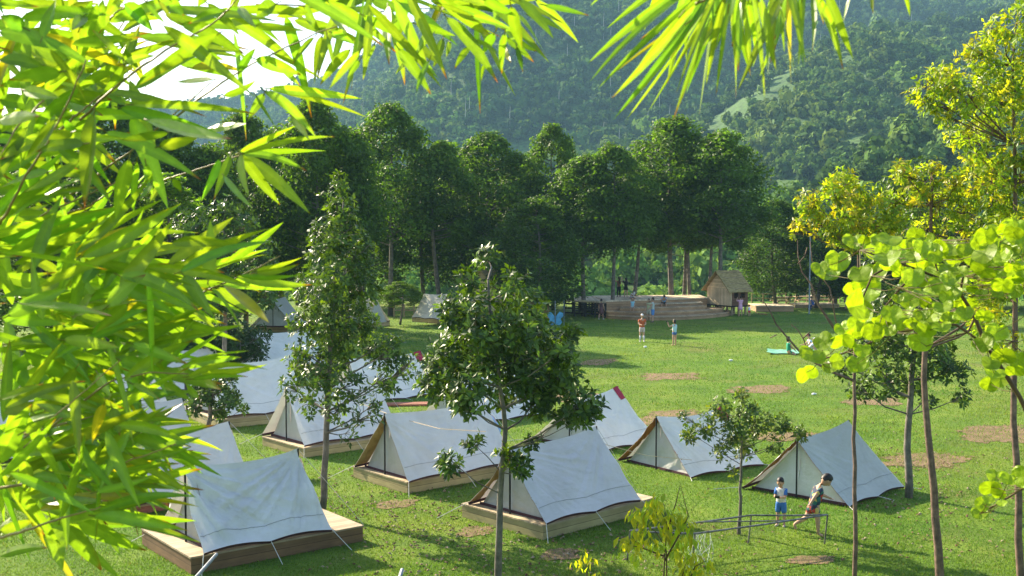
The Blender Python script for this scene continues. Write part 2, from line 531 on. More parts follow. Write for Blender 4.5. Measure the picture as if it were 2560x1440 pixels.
def crown_template(seed, nq, size, top=1.0):
    r = rs(seed)
    cl = unit(r.normal(size=(9, 3))) * np.array([.62, .62, .5]) * r.uniform(.5, 1, (9, 1))
    P, N = [], []
    for c in cl:
        d = unit(r.normal(size=(nq // 9, 3)) + np.array([0, 0, .35]))
        P.append(c + d * r.uniform(.36, .5))
        N.append(unit(d + r.normal(size=d.shape) * .35))
    P, N = np.concatenate(P), np.concatenate(N)
    P[:, 2] *= top
    t = unit(np.cross(N, r.normal(size=N.shape)))
    b = np.cross(N, t)
    s = size * r.uniform(.7, 1.3, (len(P), 1))
    V = np.stack([P - t * s, P - b * s * .8, P + t * s, P + b * s * .8], 1)
    sh = r.uniform(.8, 1.25, len(P))
    return V, sh
def scatter(name, H, spacing, rad, cols, seed, nq, size, vmin=.0, vmax=1.15, keep=None, trunks=0.0, label=None, cat=None, hz=1.0):
    r = rs(seed)
    X, Y, Z, v = H['X'], H['Y'], H['Z'], H['v']
    nu, nv = X.shape
    # area-weighted samples on the grid
    e1 = np.stack([X[1:, :-1] - X[:-1, :-1], Y[1:, :-1] - Y[:-1, :-1]], -1)
    e2 = np.stack([X[:-1, 1:] - X[:-1, :-1], Y[:-1, 1:] - Y[:-1, :-1]], -1)
    A = np.abs(e1[..., 0] * e2[..., 1] - e1[..., 1] * e2[..., 0])
    ok = (v[:-1] >= vmin) & (v[:-1] <= vmax)
    A = A * ok[None]
    n = int(A.sum() / spacing ** 2)
    c = r.choice(A.size, n, p=(A / A.sum()).ravel())
    ci, cj = np.unravel_index(c, A.shape)
    a, b = r.rand(n), r.rand(n)
    def bl(G):
        return (G[ci, cj] * (1 - a) + G[ci + 1, cj] * a) * (1 - b) + (G[ci, cj + 1] * (1 - a) + G[ci + 1, cj + 1] * a) * b
    P = np.stack([bl(X), bl(Y), bl(Z)], 1)
    if keep is not None:
        P = P[keep(P)]
        n = len(P)
    R = rad * np.exp(r.normal(size=n) * .28)
    R = R * (.8 + .5 * (fbm(P[:, 0] / 40, P[:, 1] / 40, seed) + .5))
    tmpl = [crown_template(seed * 31 + k, nq, size) for k in range(10)]
    cols = np.array(cols)
    w = np.clip(fbm(P[:, 0] / 55, P[:, 1] / 55, seed + 5) * 1.6 + .5 + r.normal(size=n) * .22, 0, .999)
    ck = cols[(w * len(cols)).astype(int)] * np.exp(r.normal(size=(n, 1)) * .18)
    VV, CC = [], []
    for k in range(10):
        m = np.arange(n) % 10 == k
        if not m.any():
            continue
        V, sh = tmpl[k]
        an = r.uniform(0, 6.28, m.sum())
        co, si = np.cos(an), np.sin(an)
        x = V[None, ..., 0] * co[:, None, None] - V[None, ..., 1] * si[:, None, None]
        y = V[None, ..., 0] * si[:, None, None] + V[None, ..., 1] * co[:, None, None]
        zz = np.broadcast_to(V[None, ..., 2], x.shape)
        Rk = R[m][:, None, None, None]
        hh = hz * r.uniform(.8, 1.35, m.sum())[:, None, None]
        G = np.stack([x, y, zz * hh], -1) * Rk + P[m][:, None, None, :] + np.array([0, 0, 1]) * (R[m] * .75)[:, None, None, None]
        VV.append(G.reshape(-1, 3))
        CC.append((ck[m][:, None, None, :] * sh[None, :, None, None] * np.ones((1, 1, 4, 1))).reshape(-1, 3))
    V = np.concatenate(VV)
    o = link(name, mesh(name, V, [np.arange(len(V)).reshape(-1, 4)], M['forest'], np.clip(np.concatenate(CC), 0, 1)))
    tag(o, label, cat, None, "stuff")
    if trunks:
        mb = MB()
        for p, rr in zip(P[::int(1 / trunks)], R[::int(1 / trunks)]):
            mb.tube([p, p + [0, 0, rr * 2.4], p + [.3, 0, rr * 3.2]], [.22, .16, .06], 4)
        tag(mb.build("bare_trunks", M['snag'], None), "pale bare trunks standing out of the mountain forest", "dead trunks", None, "stuff")
M['snag'] = simple("dead_wood", (.36, .34, .31), .9, .2, 5, 0)

G1 = [(.028, .066, .018), (.040, .092, .022), (.058, .122, .026), (.084, .150, .030), (.105, .165, .036)]
H1 = hill("far_mountain", [-900, 0, 300, 590, 700, 850, 930, 1060, 1150, 1300, 1600, 2100, 2700, 3400],
          [300, 290, 275, 252, 232, 195, 130, 62, -10, -80, -130, -150, -150, -150],
          [1500, 1500, 1450, 1350, 1320, 1300, 1280, 1260, 1250, 1250, 1250, 1250, 1250, 1250], 480, -16, .95, 11, 60, 200, 110)
scatter("mountain_forest", H1, 5.5, 3.5, G1, 3, 54, .27, .12, 1.04, keep=lambda P: (proj(P)[0] > 250) & (proj(P)[0] < 2750) & (proj(P)[1] > -140), trunks=.022,
        label="dense forest covering the hazy blue mountain", cat="forest")
G2 = [(.034, .070, .018), (.050, .100, .022), (.070, .130, .026), (.095, .160, .032), (.115, .170, .036)]
H2 = hill("near_ridge", [1250, 1400, 1580, 1700, 1800, 1900, 2050, 2150, 2300, 2560, 2900, 3300],
          [470, 430, 384, 330, 288, 215, 138, 84, 62, 46, 10, -20],
          [470, 500, 540, 570, 590, 610, 640, 660, 690, 720, 720, 720], 300, -16, .9, 23, 26, 160, 90)
def clearing(P):
    x, y = proj(P)
    return (rs(4).rand(len(x)) < .06) | ~((x > 1780) & (x < 2000) & (y > 296 - (x - 1780) * .62) & (y < 300 - (x - 1860) * .50))
scatter("ridge_forest", H2, 4.9, 3.1, G2, 5, 99, .23, .1, 1.05, keep=clearing, label="mixed green forest on the nearer ridge", cat="forest")
H3 = hill("foothill", [1960, 2050, 2150, 2280, 2380, 2560, 2900, 3200], [520, 470, 412, 332, 276, 205, 120, 80],
          [250, 260, 270, 285, 295, 310, 330, 330], 170, -14, .9, 37, 5, 80, 50)
G3 = [(.055, .105, .026), (.075, .140, .030), (.095, .165, .036), (.120, .185, .045)]
scatter("foothill_forest", H3, 4.4, 2.7, G3, 7, 135, .22, .0, 1.05, label="bright green forest on the low hill at the right", cat="forest")
H4 = hill("valley_bank", [-700, 0, 600, 1200, 1700, 2200, 2700, 3300], [560, 545, 540, 520, 520, 540, 530, 520],
          [240] * 8, 128, -14, .85, 51, 4, 160, 50)
G4 = [(.075, .150, .030), (.100, .195, .036), (.130, .230, .045), (.155, .250, .055)]
scatter("valley_thicket", H4, 3.4, 1.9, G4, 9, 216, .15, .0, 1.0, keep=lambda P: (proj(P)[0] > -60) & (proj(P)[0] < 2620), label="bright green thicket on the far bank behind the stage", cat="thicket", hz=1.15)

# ---------------------------------------------------------------- trees along the field
def row_tree_meshes(seed, H=14.0, R=3.0, base=.22, nclump=70, per=190, leaf=.26, cone=1.0, col=(.035, .068, .018), dens=1.0):
    """crown and trunk meshes of an evergreen with a pointed, uneven crown, foot at the origin"""
    r = rs(seed)
    P, N, C = [], [], []
    mb = MB()
    bend = r.normal(size=2) * .25
    tz = np.linspace(0, H * .93, 9)
    T = np.c_[bend[0] * np.sin(tz / H * 3), bend[1] * np.sin(tz / H * 2.3), tz]
    mb.tube(T, np.linspace(.17, .03, 9) * (H / 14) ** .7, 8)
    for k in range(nclump):
        t = (k + r.rand()) / nclump                      # 0 bottom of crown, 1 top
        z = H * (base + (1 - base) * t)
        prof = (math.sin(math.pi * min(1, (t * .82 + .16)) ** .8)) ** .75
        a = k * 2.4 + r.normal() * .5
        q = R * prof * math.sqrt(r.uniform(.25, 1.05)) * (1 if cone else 1)
        c = np.array([math.cos(a) * q, math.sin(a) * q, z - q * .12])
        cr = R * r.uniform(.24, .40) * (.55 + .6 * prof)
        d = unit(r.normal(size=(per, 3)) + np.array([0, 0, .25]))
        rad = cr * r.uniform(.45, 1.05, (per, 1)) * np.array([1, 1, .78])
        P.append(c + d * rad)
        N.append(unit(d + r.normal(size=d.shape) * .55 + np.array([0, 0, .3])))
        sh = r.uniform(.75, 1.3)
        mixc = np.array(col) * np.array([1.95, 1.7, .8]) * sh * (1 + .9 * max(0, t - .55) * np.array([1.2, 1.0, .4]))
        C.append(mixc * np.exp(r.normal(size=(per, 1)) * .2))
        if k % 2 == 0:
            zz = max(H * base * .8, z - q * .55)
            b0 = np.array([np.interp(zz, tz, T[:, 0]), np.interp(zz, tz, T[:, 1]), zz])
            mb.tube([b0, b0 * .45 + c * .55 + [0, 0, -.1], c], [.045, .03, .012], 4, cap=False)
    P, N, C = np.concatenate(P), np.concatenate(N), np.concatenate(C)
    D = unit(np.cross(N, r.normal(size=N.shape)) + np.array([0, 0, -.25]))
    L = leaf * r.uniform(.7, 1.3, len(P))
    V, Q = leafset(P, D, N, L, L * .55, .1, .15)
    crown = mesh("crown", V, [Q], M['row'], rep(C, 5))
    return crown, mb.mesh("trunk", M['bark'], smooth=True)
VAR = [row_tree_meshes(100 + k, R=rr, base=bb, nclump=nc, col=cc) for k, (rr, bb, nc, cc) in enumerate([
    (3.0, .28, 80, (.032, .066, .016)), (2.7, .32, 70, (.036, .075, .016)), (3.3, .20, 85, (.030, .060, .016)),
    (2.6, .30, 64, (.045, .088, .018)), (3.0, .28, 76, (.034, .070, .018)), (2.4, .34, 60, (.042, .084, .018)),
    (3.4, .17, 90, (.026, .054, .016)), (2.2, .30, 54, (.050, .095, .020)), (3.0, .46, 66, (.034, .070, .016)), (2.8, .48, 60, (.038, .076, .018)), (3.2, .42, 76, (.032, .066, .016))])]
VARW = [3.0, 2.7, 3.3, 2.6, 3.0, 2.4, 3.4, 2.2, 3.0, 2.8, 3.2]
ROWG = "evergreen trees along the far edge of the field"
def row_tree(px, top, base, width, var, label, trunk_px=None, Y=None, rz=None, group=ROWG):
    Y = Y or 6.5 * F / (base - 580)
    p = at(px if trunk_px is None else trunk_px, base, Y)
    z = float(gz(p[0], Y))
    topz = at(px, top, Y)[2]
    h = topz - z
    o = empty("evergreen_tree", (p[0], Y, z), rs(int(px) + var).uniform(0, 6.28) if rz is None else rz, label, "tree", group)
    sx = width * .5 * Y / F / (VARW[var] * .76)
    sx = max(sx, h / 14 * .62)
    o.scale = (sx, sx, h / 14.0)
    link("trunk", VAR[var][1], o)
    link("crown", VAR[var][0], o)
    return o
ROW = [
    (30, 300, 850, 250, 0, "dark evergreen at the frame's left edge behind the bamboo leaves"),
    (165, 330, 838, 230, 2, "dark evergreen second from the left edge behind the bamboo"),
    (290, 238, 842, 230, 4, "tall evergreen whose top shows against the white sky between bamboo leaves"),
    (415, 305, 846, 220, 0, "evergreen behind the bamboo just right of the one topping out against sky"),
    (520, 372, 850, 210, 6, "lower broad evergreen behind the hanging bamboo leaves at mid left"),
    (615, 292, 824, 200, 2, "tall evergreen rising behind the bamboo fan with long pointed tips"),
    (705, 325, 815, 190, 4, "evergreen left of the double-topped one, above the shaded brown tent"),
    (790, 258, 838, 205, 10, "tall evergreen with narrow pointed top left of the highest round crown"),
    (872, 330, 832, 175, 8, "shorter evergreen between two taller ones, behind the glossy young tree"),
    (985, 270, 790, 200, 10, "highest evergreen left of centre with a straight dark trunk by the far cream tents"),
    (1108, 358, 788, 170, 9, "lighter green evergreen with twin pale trunks beside the cream tent"),
    (1218, 340, 778, 205, 10, "evergreen with a broad sunlit dome behind the middle young tree"),
    (1300, 470, 772, 150, 9, "low leafy evergreen filling the gap behind the left hut"),
    (1382, 316, 776, 125, 9, "slim evergreen with a pointed narrow top near the middle"),
    (1428, 395, 790, 185, 10, "evergreen just right of the slim pointed one with a dark wide crown"),
    (1352, 500, 800, 190, 6, "low very dark round-crowned evergreen in front of the bamboo screen"),
    (1545, 364, 753, 165, 8, "evergreen growing through the stage deck left of the two standing women"),
    (1596, 425, 752, 150, 9, "evergreen growing through the stage deck right of the two standing women"),
    (1690, 300, 752, 220, 10, "largest evergreen above the stage, with a high rounded top"),
    (1722, 385, 750, 150, 8, "evergreen behind the largest one over the right part of the stage"),
    (1640, 455, 749, 150, 9, "paler evergreen tucked between the trees over the stage"),
    (1800, 330, 783, 185, 8, "tall evergreen with its trunk right in front of the hut gable"),
    (1840, 430, 776, 150, 9, "evergreen with its trunk left of the hut gable and crown over the roof"),
    (95, 430, 930, 260, 2, "dark nearer tree low behind the bamboo at the left edge"),
    (260, 400, 925, 250, 6, "dark nearer tree behind the drooping broad bamboo leaf"),
    (420, 440, 915, 230, 3, "dark nearer tree behind the pale bamboo stem"),
]
TRUNKPX = {1545: 1530, 1596: 1581, 1690: 1680, 1722: 1726, 1640: 1710, 1800: 1799, 1840: 1771, 985: 976, 1108: 1104, 1428: 1460, 1352: 1335}
YS = {1545: 86.0, 1596: 91.0, 1690: 92.5, 1722: 93.5, 1640: 94.5}
for k, (px, top, w_, var, lab) in enumerate([(905, 372, 170, 2, "evergreen standing further back, filling the gap left of the highest crown"), (1060, 395, 165, 0, "evergreen standing further back, right of the highest crown"),
    (1165, 400, 170, 6, "evergreen standing further back between the pale-trunked and the domed trees"), (1290, 400, 160, 2, "evergreen standing further back, left of the slim pointed tree"), (745, 345, 180, 4, "evergreen standing further back, behind the narrow-topped one")]):
    row_tree(px, top, 754, w_, var, lab, Y=98.0 + (k % 3), rz=k * 1.3)
for a in ROW:
    row_tree(*a, trunk_px=TRUNKPX.get(a[0]), Y=YS.get(a[0]))
for a in [(1940, 503, 768, 150, 6, "broad low evergreen with leaning forked trunks right of the hut"),
          (2040, 552, 771, 170, 2, "dark low evergreen behind the picnic benches"),
          (2150, 560, 771, 190, 6, "dark low evergreen right of the picnic benches, behind the round-leaved branch"),
          (2285, 525, 768, 220, 4, "dark evergreen behind the yellow-leaved saplings at the right"),
          (2440, 545, 770, 230, 0, "dark evergreen behind the tall golden-leaved tree"),
          (2570, 520, 770, 240, 2, "dark evergreen at the frame's right edge behind the golden-leaved tree"),
          (1000, 705, 812, 85, 9, "small bushy tree in front of the gap between two far cream tents")]:
    row_tree(*a, trunk_px=1040 if a[0] == 1006 else None, group="smaller trees and far trees at the field edge")

# ---------------------------------------------------------------- young glossy trees
def clumps_tree(name, label, cat, trunk, Y, clumps, mat, bmat, nros, per, L, Wd, cols, seed, tr=(.09, .03), depth=.8, up=.55, droop=0.0, group=None, twigs=True, spread=1.0, curve=.15):
    """tree given by its trunk line (pixels) and crown masses (px,py,r[,weight]) standing Y metres away"""
    r = rs(seed)
    base = at(trunk[0][0], trunk[0][1], Y)
    bz = float(gz(base[0], Y))
    TP = np.array([at(a, b, Y) for a, b in trunk])
    if TP[0][2] > bz + .02:
        TP = np.vstack([[TP[0][0], Y, bz - .02], TP])
    root = empty(name, (TP[0][0], Y, bz), 0, label, cat, group)
    off = (TP[0][0], Y, bz)
    tt = np.linspace(0, 1, 16)
    seg = np.r_[0, np.cumsum(np.linalg.norm(np.diff(TP, axis=0), axis=1))]
    PP = np.stack([np.interp(tt * seg[-1], seg, TP[:, k]) for k in range(3)], 1)
    PP[1:-1, :2] += r.normal(size=(14, 2)) * .012
    mb = MB()
    mb.tube(PP, np.linspace(tr[0], tr[1], 16), 9)
    P, D, C = [], [], []
    wts = np.array([c[2] ** 2 * (c[3] if len(c) > 3 else 1) for c in clumps], float)
    wts /= wts.sum()
    for c, w in zip(clumps, wts):
        cr = c[2] * Y / F * (1.22 if mat == M['thin'] else 1)
        dy = r.uniform(-1, 1) * depth * .5
        cc = at(c[0], c[1], Y) + np.array([0, dy, 0])
        n = max(2, int(nros * w))
        d = unit(r.normal(size=(n, 3)))
        q = cc + d * cr * (r.uniform(.1, 1, (n, 1)) ** .5) * np.array([1, max(.8, min(1.2, depth / max(cr, .2) * .5)), 1])
        P.append(q)
        D.append(unit(d * np.array([1, 1, .6]) * spread + np.array([0, 0, up])))
        ct = np.array(cols)[r.randint(len(cols), size=n)]
        C.append(ct * np.exp(r.normal(size=(n, 1)) * .16))
        # limb from the trunk to the clump, then twigs
        zc = cc[2] - max(.25, abs(cc[0] - PP[len(PP) // 2, 0]) * .55)
        k = int(np.argmin(np.abs(PP[:, 2] - zc)))
        b0 = PP[k]
        mid = b0 * .5 + cc * .5 + np.array([0, 0, -.08]) + r.normal(size=3) * .05
        rb = max(.008, tr[0] * .28 * min(1, cr / .5))
        if twigs:
            mb.tube([b0, mid, cc], [rb * 1.3, rb, rb * .5], 5, cap=False)
            for e in q[::max(1, n // 9)]:
                mb.tube([cc * .6 + mid * .4, (cc + e) / 2 + [0, 0, -.03], e], [rb * .5, rb * .4, .004], 4, cap=False)
    P, D, C = np.concatenate(P), np.concatenate(D), np.concatenate(C)
    n = len(P)
    # rosette of leaves at each twig end
    a = r.uniform(0, 6.28, (n, 1)) + np.arange(per)[None] * (2 * math.pi / per) * 1.0 + r.normal(size=(n, per)) * .25
    x = unit(np.cross(D, r.normal(size=D.shape)))
    y = np.cross(D, x)
    el = r.uniform(.15, .95, (n, per, 1))
    rad = np.cos(a)[..., None] * x[:, None] + np.sin(a)[..., None] * y[:, None]
    LD = unit(rad + D[:, None] * el + np.array([0, 0, -droop]))
    LN = unit(D[:, None] - rad * .35 + r.normal(size=LD.shape) * .25)
    LP = P[:, None] + LD * .015 - D[:, None] * r.uniform(0, .09, (n, per, 1))
    LL = L * r.uniform(.65, 1.2, n * per)
    V, Qd = leafset(LP.reshape(-1, 3), LD.reshape(-1, 3), LN.reshape(-1, 3), LL, LL * Wd, .12, curve)
    CC = rep(C, per) * np.exp(r.normal(size=(n * per, 1)) * .15)
    link("crown", mesh("crown", V - np.array(off), [Qd], mat, np.clip(rep(CC, 5), 0, 1)), root)
    mb.build("trunk", bmat, root, off, True)
    return root
GL = [(.034, .068, .012), (.046, .090, .014), (.066, .118, .016), (.095, .155, .02)]
YOUNG = "glossy-leaved young trees among the tents"
clumps_tree("glossy_tree", "tall slender glossy-leaved young tree between the front brown-decked tent and the blue-roofed tent", "tree",
    [(805, 1290), (815, 1120), (820, 960), (832, 800), (845, 650), (860, 500)], 25.6,
    [(860, 460, 32), (850, 520, 55), (845, 590, 75), (800, 620, 60), (895, 640, 65), (850, 690, 95), (780, 720, 60), (920, 720, 50), (840, 780, 90), (770, 800, 55),
     (905, 800, 55), (840, 850, 80), (750, 880, 42, .8), (985, 870, 48, .9), (930, 880, 55), (800, 930, 75, .8), (880, 950, 60, .7), (960, 950, 55, .7), (730, 960, 38, .7), (1010, 930, 40, .7),
     (760, 1010, 45, .5), (850, 1020, 50, .45), (920, 1030, 45, .5), (740, 910, 40, .6), (880, 1075, 28, .5), (950, 1000, 38, .5)],
    M['glossy'], M['bark'], 1150, 7, .15, .46, GL, 11, (.085, .025), 2.0, group=YOUNG)
clumps_tree("glossy_tree", "dark glossy-leaved young tree forking low in front of the lilac tent", "tree",
    [(1243, 1500), (1247, 1330), (1255, 1180), (1262, 1060), (1250, 960), (1235, 840), (1220, 700)], 20.4,
    [(1165, 705, 42, .4), (1285, 695, 46, .4), (1325, 765, 50, .6), (1130, 775, 46, .6), (1218, 650, 50, .4), (1180, 735, 62, .45), (1265, 740, 66, .45), (1190, 800, 85, .8), (1300, 800, 78, .8), (1150, 830, 52), (1345, 860, 66), (1230, 870, 90), (1115, 900, 66),
     (1400, 870, 45), (1430, 830, 30), (1310, 930, 80), (1180, 950, 75), (1092, 955, 56, .9), (1400, 950, 76), (1452, 1000, 60), (1250, 1000, 55, .7), (1350, 1010, 60), (1480, 1030, 26), (1160, 1010, 36, .7),
     (1130, 1140, 38, .9), (1180, 1120, 30, .7), (1300, 1150, 40, .9), (1330, 1110, 26, .7), (1260, 1130, 26, .6), (1410, 1045, 34)],
    M['glossy'], M['bark'], 1450, 7, .155, .46, GL, 12, (.075, .02), 2.1, group=YOUNG)
clumps_tree("glossy_tree", "small sparse yellow-green young tree in front of the ground-pitched tents", "tree",
    [(1848, 1345), (1850, 1230), (1855, 1120), (1850, 1040)], 23.8,
    [(1850, 985, 26, .7), (1800, 1020, 34), (1870, 1030, 36), (1770, 1065, 34), (1830, 1075, 42), (1900, 1060, 38), (1730, 1090, 28), (1950, 1060, 34), (1990, 1070, 24, .7), (1870, 1110, 45),
     (1800, 1120, 28, .8), (1720, 1050, 20, .6), (1830, 1165, 20, .5), (1930, 1110, 26, .7)],
    M['glossy'], M['bark'], 420, 6, .12, .46, [(.075, .125, .022), (.10, .15, .024), (.05, .10, .02), (.14, .17, .03)], 13, (.045, .014), 1.0, group=YOUNG)
clumps_tree("glossy_tree", "dark glossy-leaved tree right of the last ground-pitched tent", "tree",
    [(2272, 1252), (2270, 1100), (2280, 950), (2290, 800), (2290, 600)], 27.2,
    [(2300, 440, 45), (2250, 480, 50), (2350, 500, 60), (2280, 560, 70), (2400, 560, 50), (2300, 640, 70), (2220, 650, 60), (2300, 740, 80), (2200, 760, 60), (2370, 800, 60),
     (2150, 850, 55), (2230, 850, 70), (2320, 880, 70), (2130, 920, 40), (2200, 940, 60), (2370, 920, 50), (2390, 990, 28), (2290, 960, 55, .7), (2150, 970, 35, .7), (2330, 1000, 30, .6)],
    M['glossy'], M['bark'], 1100, 7, .155, .46, GL, 14, (.10, .03), 1.6, group=YOUNG)
clumps_tree("glossy_tree", "light-topped glossy tree behind the bamboo leaves at mid left", "tree",
    [(560, 1005), (562, 850), (565, 700), (560, 560)], 42.0,
    [(560, 525, 40), (500, 560, 50), (600, 570, 45), (640, 640, 50), (540, 640, 80), (470, 660, 50), (600, 720, 70), (520, 740, 70), (670, 740, 40)],
    M['glossy'], M['bark'], 1000, 6, .22, .46, [(.045, .09, .02), (.065, .12, .022), (.035, .075, .018)], 15, (.11, .04), 2, group=YOUNG)
clumps_tree("glossy_tree", "dark bushy tree behind the bamboo tips, left of the furthest white tent", "tree",
    [(600, 960), (600, 900), (598, 840)], 48.0,
    [(590, 825, 48), (540, 850, 45), (630, 850, 42), (590, 880, 45), (650, 875, 26), (500, 840, 40), (460, 860, 40), (420, 840, 40)],
    M['glossy'], M['bark'], 650, 6, .22, .46, [(.03, .06, .016), (.04, .08, .018)], 16, (.10, .04), 2, group=YOUNG)
clumps_tree("glossy_tree", "short glossy tree with a grey trunk beside the dark post", "tree",
    [(521, 1163), (520, 1080), (528, 1010), (535, 960)], 31.2,
    [(560, 960, 32), (520, 985, 30), (580, 1000, 30), (495, 1010, 22), (545, 1030, 26), (600, 1025, 14, .7), (500, 960, 30)],
    M['glossy'], M['bark'], 260, 6, .16, .46, GL, 17, (.10, .03), 1.0, group=YOUNG)
clumps_tree("glossy_tree", "dark small tree behind the lower bamboo leaves in front of the left tents", "tree",
    [(215, 1180), (215, 1100), (220, 1040)], 29.5,
    [(200, 1000, 50), (260, 1020, 40), (150, 1030, 40), (230, 1080, 45), (170, 1110, 40), (270, 1100, 26), (80, 1060, 36), (300, 1060, 26)],
    M['glossy'], M['bark'], 360, 6, .16, .46, GL, 18, (.07, .03), 1.0, group=YOUNG)

# yellow-leaved trees at the right
YG = [(.28, .34, .026), (.21, .30, .024), (.37, .34, .03), (.15, .25, .022)]
GG = [(.18, .28, .018), (.25, .33, .02), (.32, .33, .02), (.12, .21, .018)]
YEL = "yellow-leaved trees at the right"
clumps_tree("yellow_tree", "slim reddish-trunked tree with bare twigs reaching left and a yellow crown above", "tree",
    [(2137, 1480), (2136, 1200), (2134, 950), (2142, 780), (2150, 600), (2145, 500)], 19.8,
    [(2130, 450, 35), (2080, 470, 35), (2020, 505, 30), (2160, 500, 45), (2100, 530, 50), (2040, 545, 40), (2000, 570, 22, .8), (2180, 560, 45), (2130, 585, 40), (2220, 540, 40), (2080, 590, 30), (1985, 560, 14, .6)],
    M['thin'], M['redbark'], 420, 7, .12, .42, YG, 21, (.045, .016), 1.0, up=.2, droop=.5, group=YEL)
clumps_tree("yellow_tree", "thicker mottled-trunk tree with golden leaves behind the round-leaved branch", "tree",
    [(2352, 1490), (2335, 1250), (2312, 1000), (2312, 830), (2325, 600), (2330, 440)], 19.4,
    [(2330, 430, 32), (2270, 440, 30), (2380, 450, 30), (2230, 430, 24), (2300, 480, 34), (2360, 510, 36, .7), (2250, 500, 30, .7), (2400, 480, 30), (2330, 570, 40, .6), (2230, 590, 40, .6), (2420, 560, 40, .6), (2450, 700, 60, .8), (2500, 760, 60, .8), (2430, 800, 45, .7)],
    M['thin'], M['redbark'], 460, 7, .12, .42, YG, 22, (.080, .025), 1.2, up=.2, droop=.5, group=YEL)
clumps_tree("yellow_tree", "tall golden-green tree with a dark reddish trunk at the frame's right edge", "tree",
    [(2552, 1500), (2545, 1250), (2535, 1000), (2538, 800), (2542, 600), (2538, 400), (2530, 200), (2540, 60)], 18.8,
    [(2540, 40, 45), (2490, 80, 45), (2430, 130, 40), (2550, 120, 60), (2480, 160, 55), (2400, 190, 45), (2340, 205, 40), (2290, 215, 28), (2530, 220, 60), (2450, 240, 60), (2380, 260, 45), (2310, 260, 36), (2280, 245, 22),
     (2340, 290, 24, .8), (2500, 310, 60), (2430, 330, 40), (2560, 330, 60), (2400, 370, 35, .8), (2480, 400, 55), (2560, 430, 60), (2440, 450, 50), (2510, 490, 60), (2420, 520, 45), (2570, 540, 60), (2480, 570, 55), (2620, 200, 80), (2640, 380, 90), (2560, 640, 60), (2530, 700, 50), (2520, 850, 40, .5)],
    M['thin'], M['redbark'], 1450, 7, .115, .42, GG, 23, (.070, .018), 1.4, up=.25, droop=.4, group=YEL)

# ---------------------------------------------------------------- tents and their platforms
def platform(fc, yaw, Wd, L, h, side, top, label, group="low timber platforms under the tents", ov=.015):
    """box deck whose near corner is fc (on the ground), L along the ridge direction, Wd across"""
    root = empty("tent_platform", (fc[0], fc[1], float(gz(fc[0], fc[1]))), yaw, label, "platform", group)
    t = .035
    MB().box((L / 2, .02, h / 2 - t / 2), (L, .04, h - t)).box((L / 2, Wd - .02, h / 2 - t / 2), (L, .04, h - t)).box((.02, Wd / 2, h / 2 - t / 2), (.04, Wd - .08, h - t)).box((L - .02, Wd / 2, h / 2 - t / 2), (.04, Wd - .08, h - t)).build("skirt_board", side, root)
    MB().box((L / 2, Wd / 2, h - t / 2 + .001), (L + 2 * ov, Wd + 2 * ov, t)).build("deck", top, root)
    return root

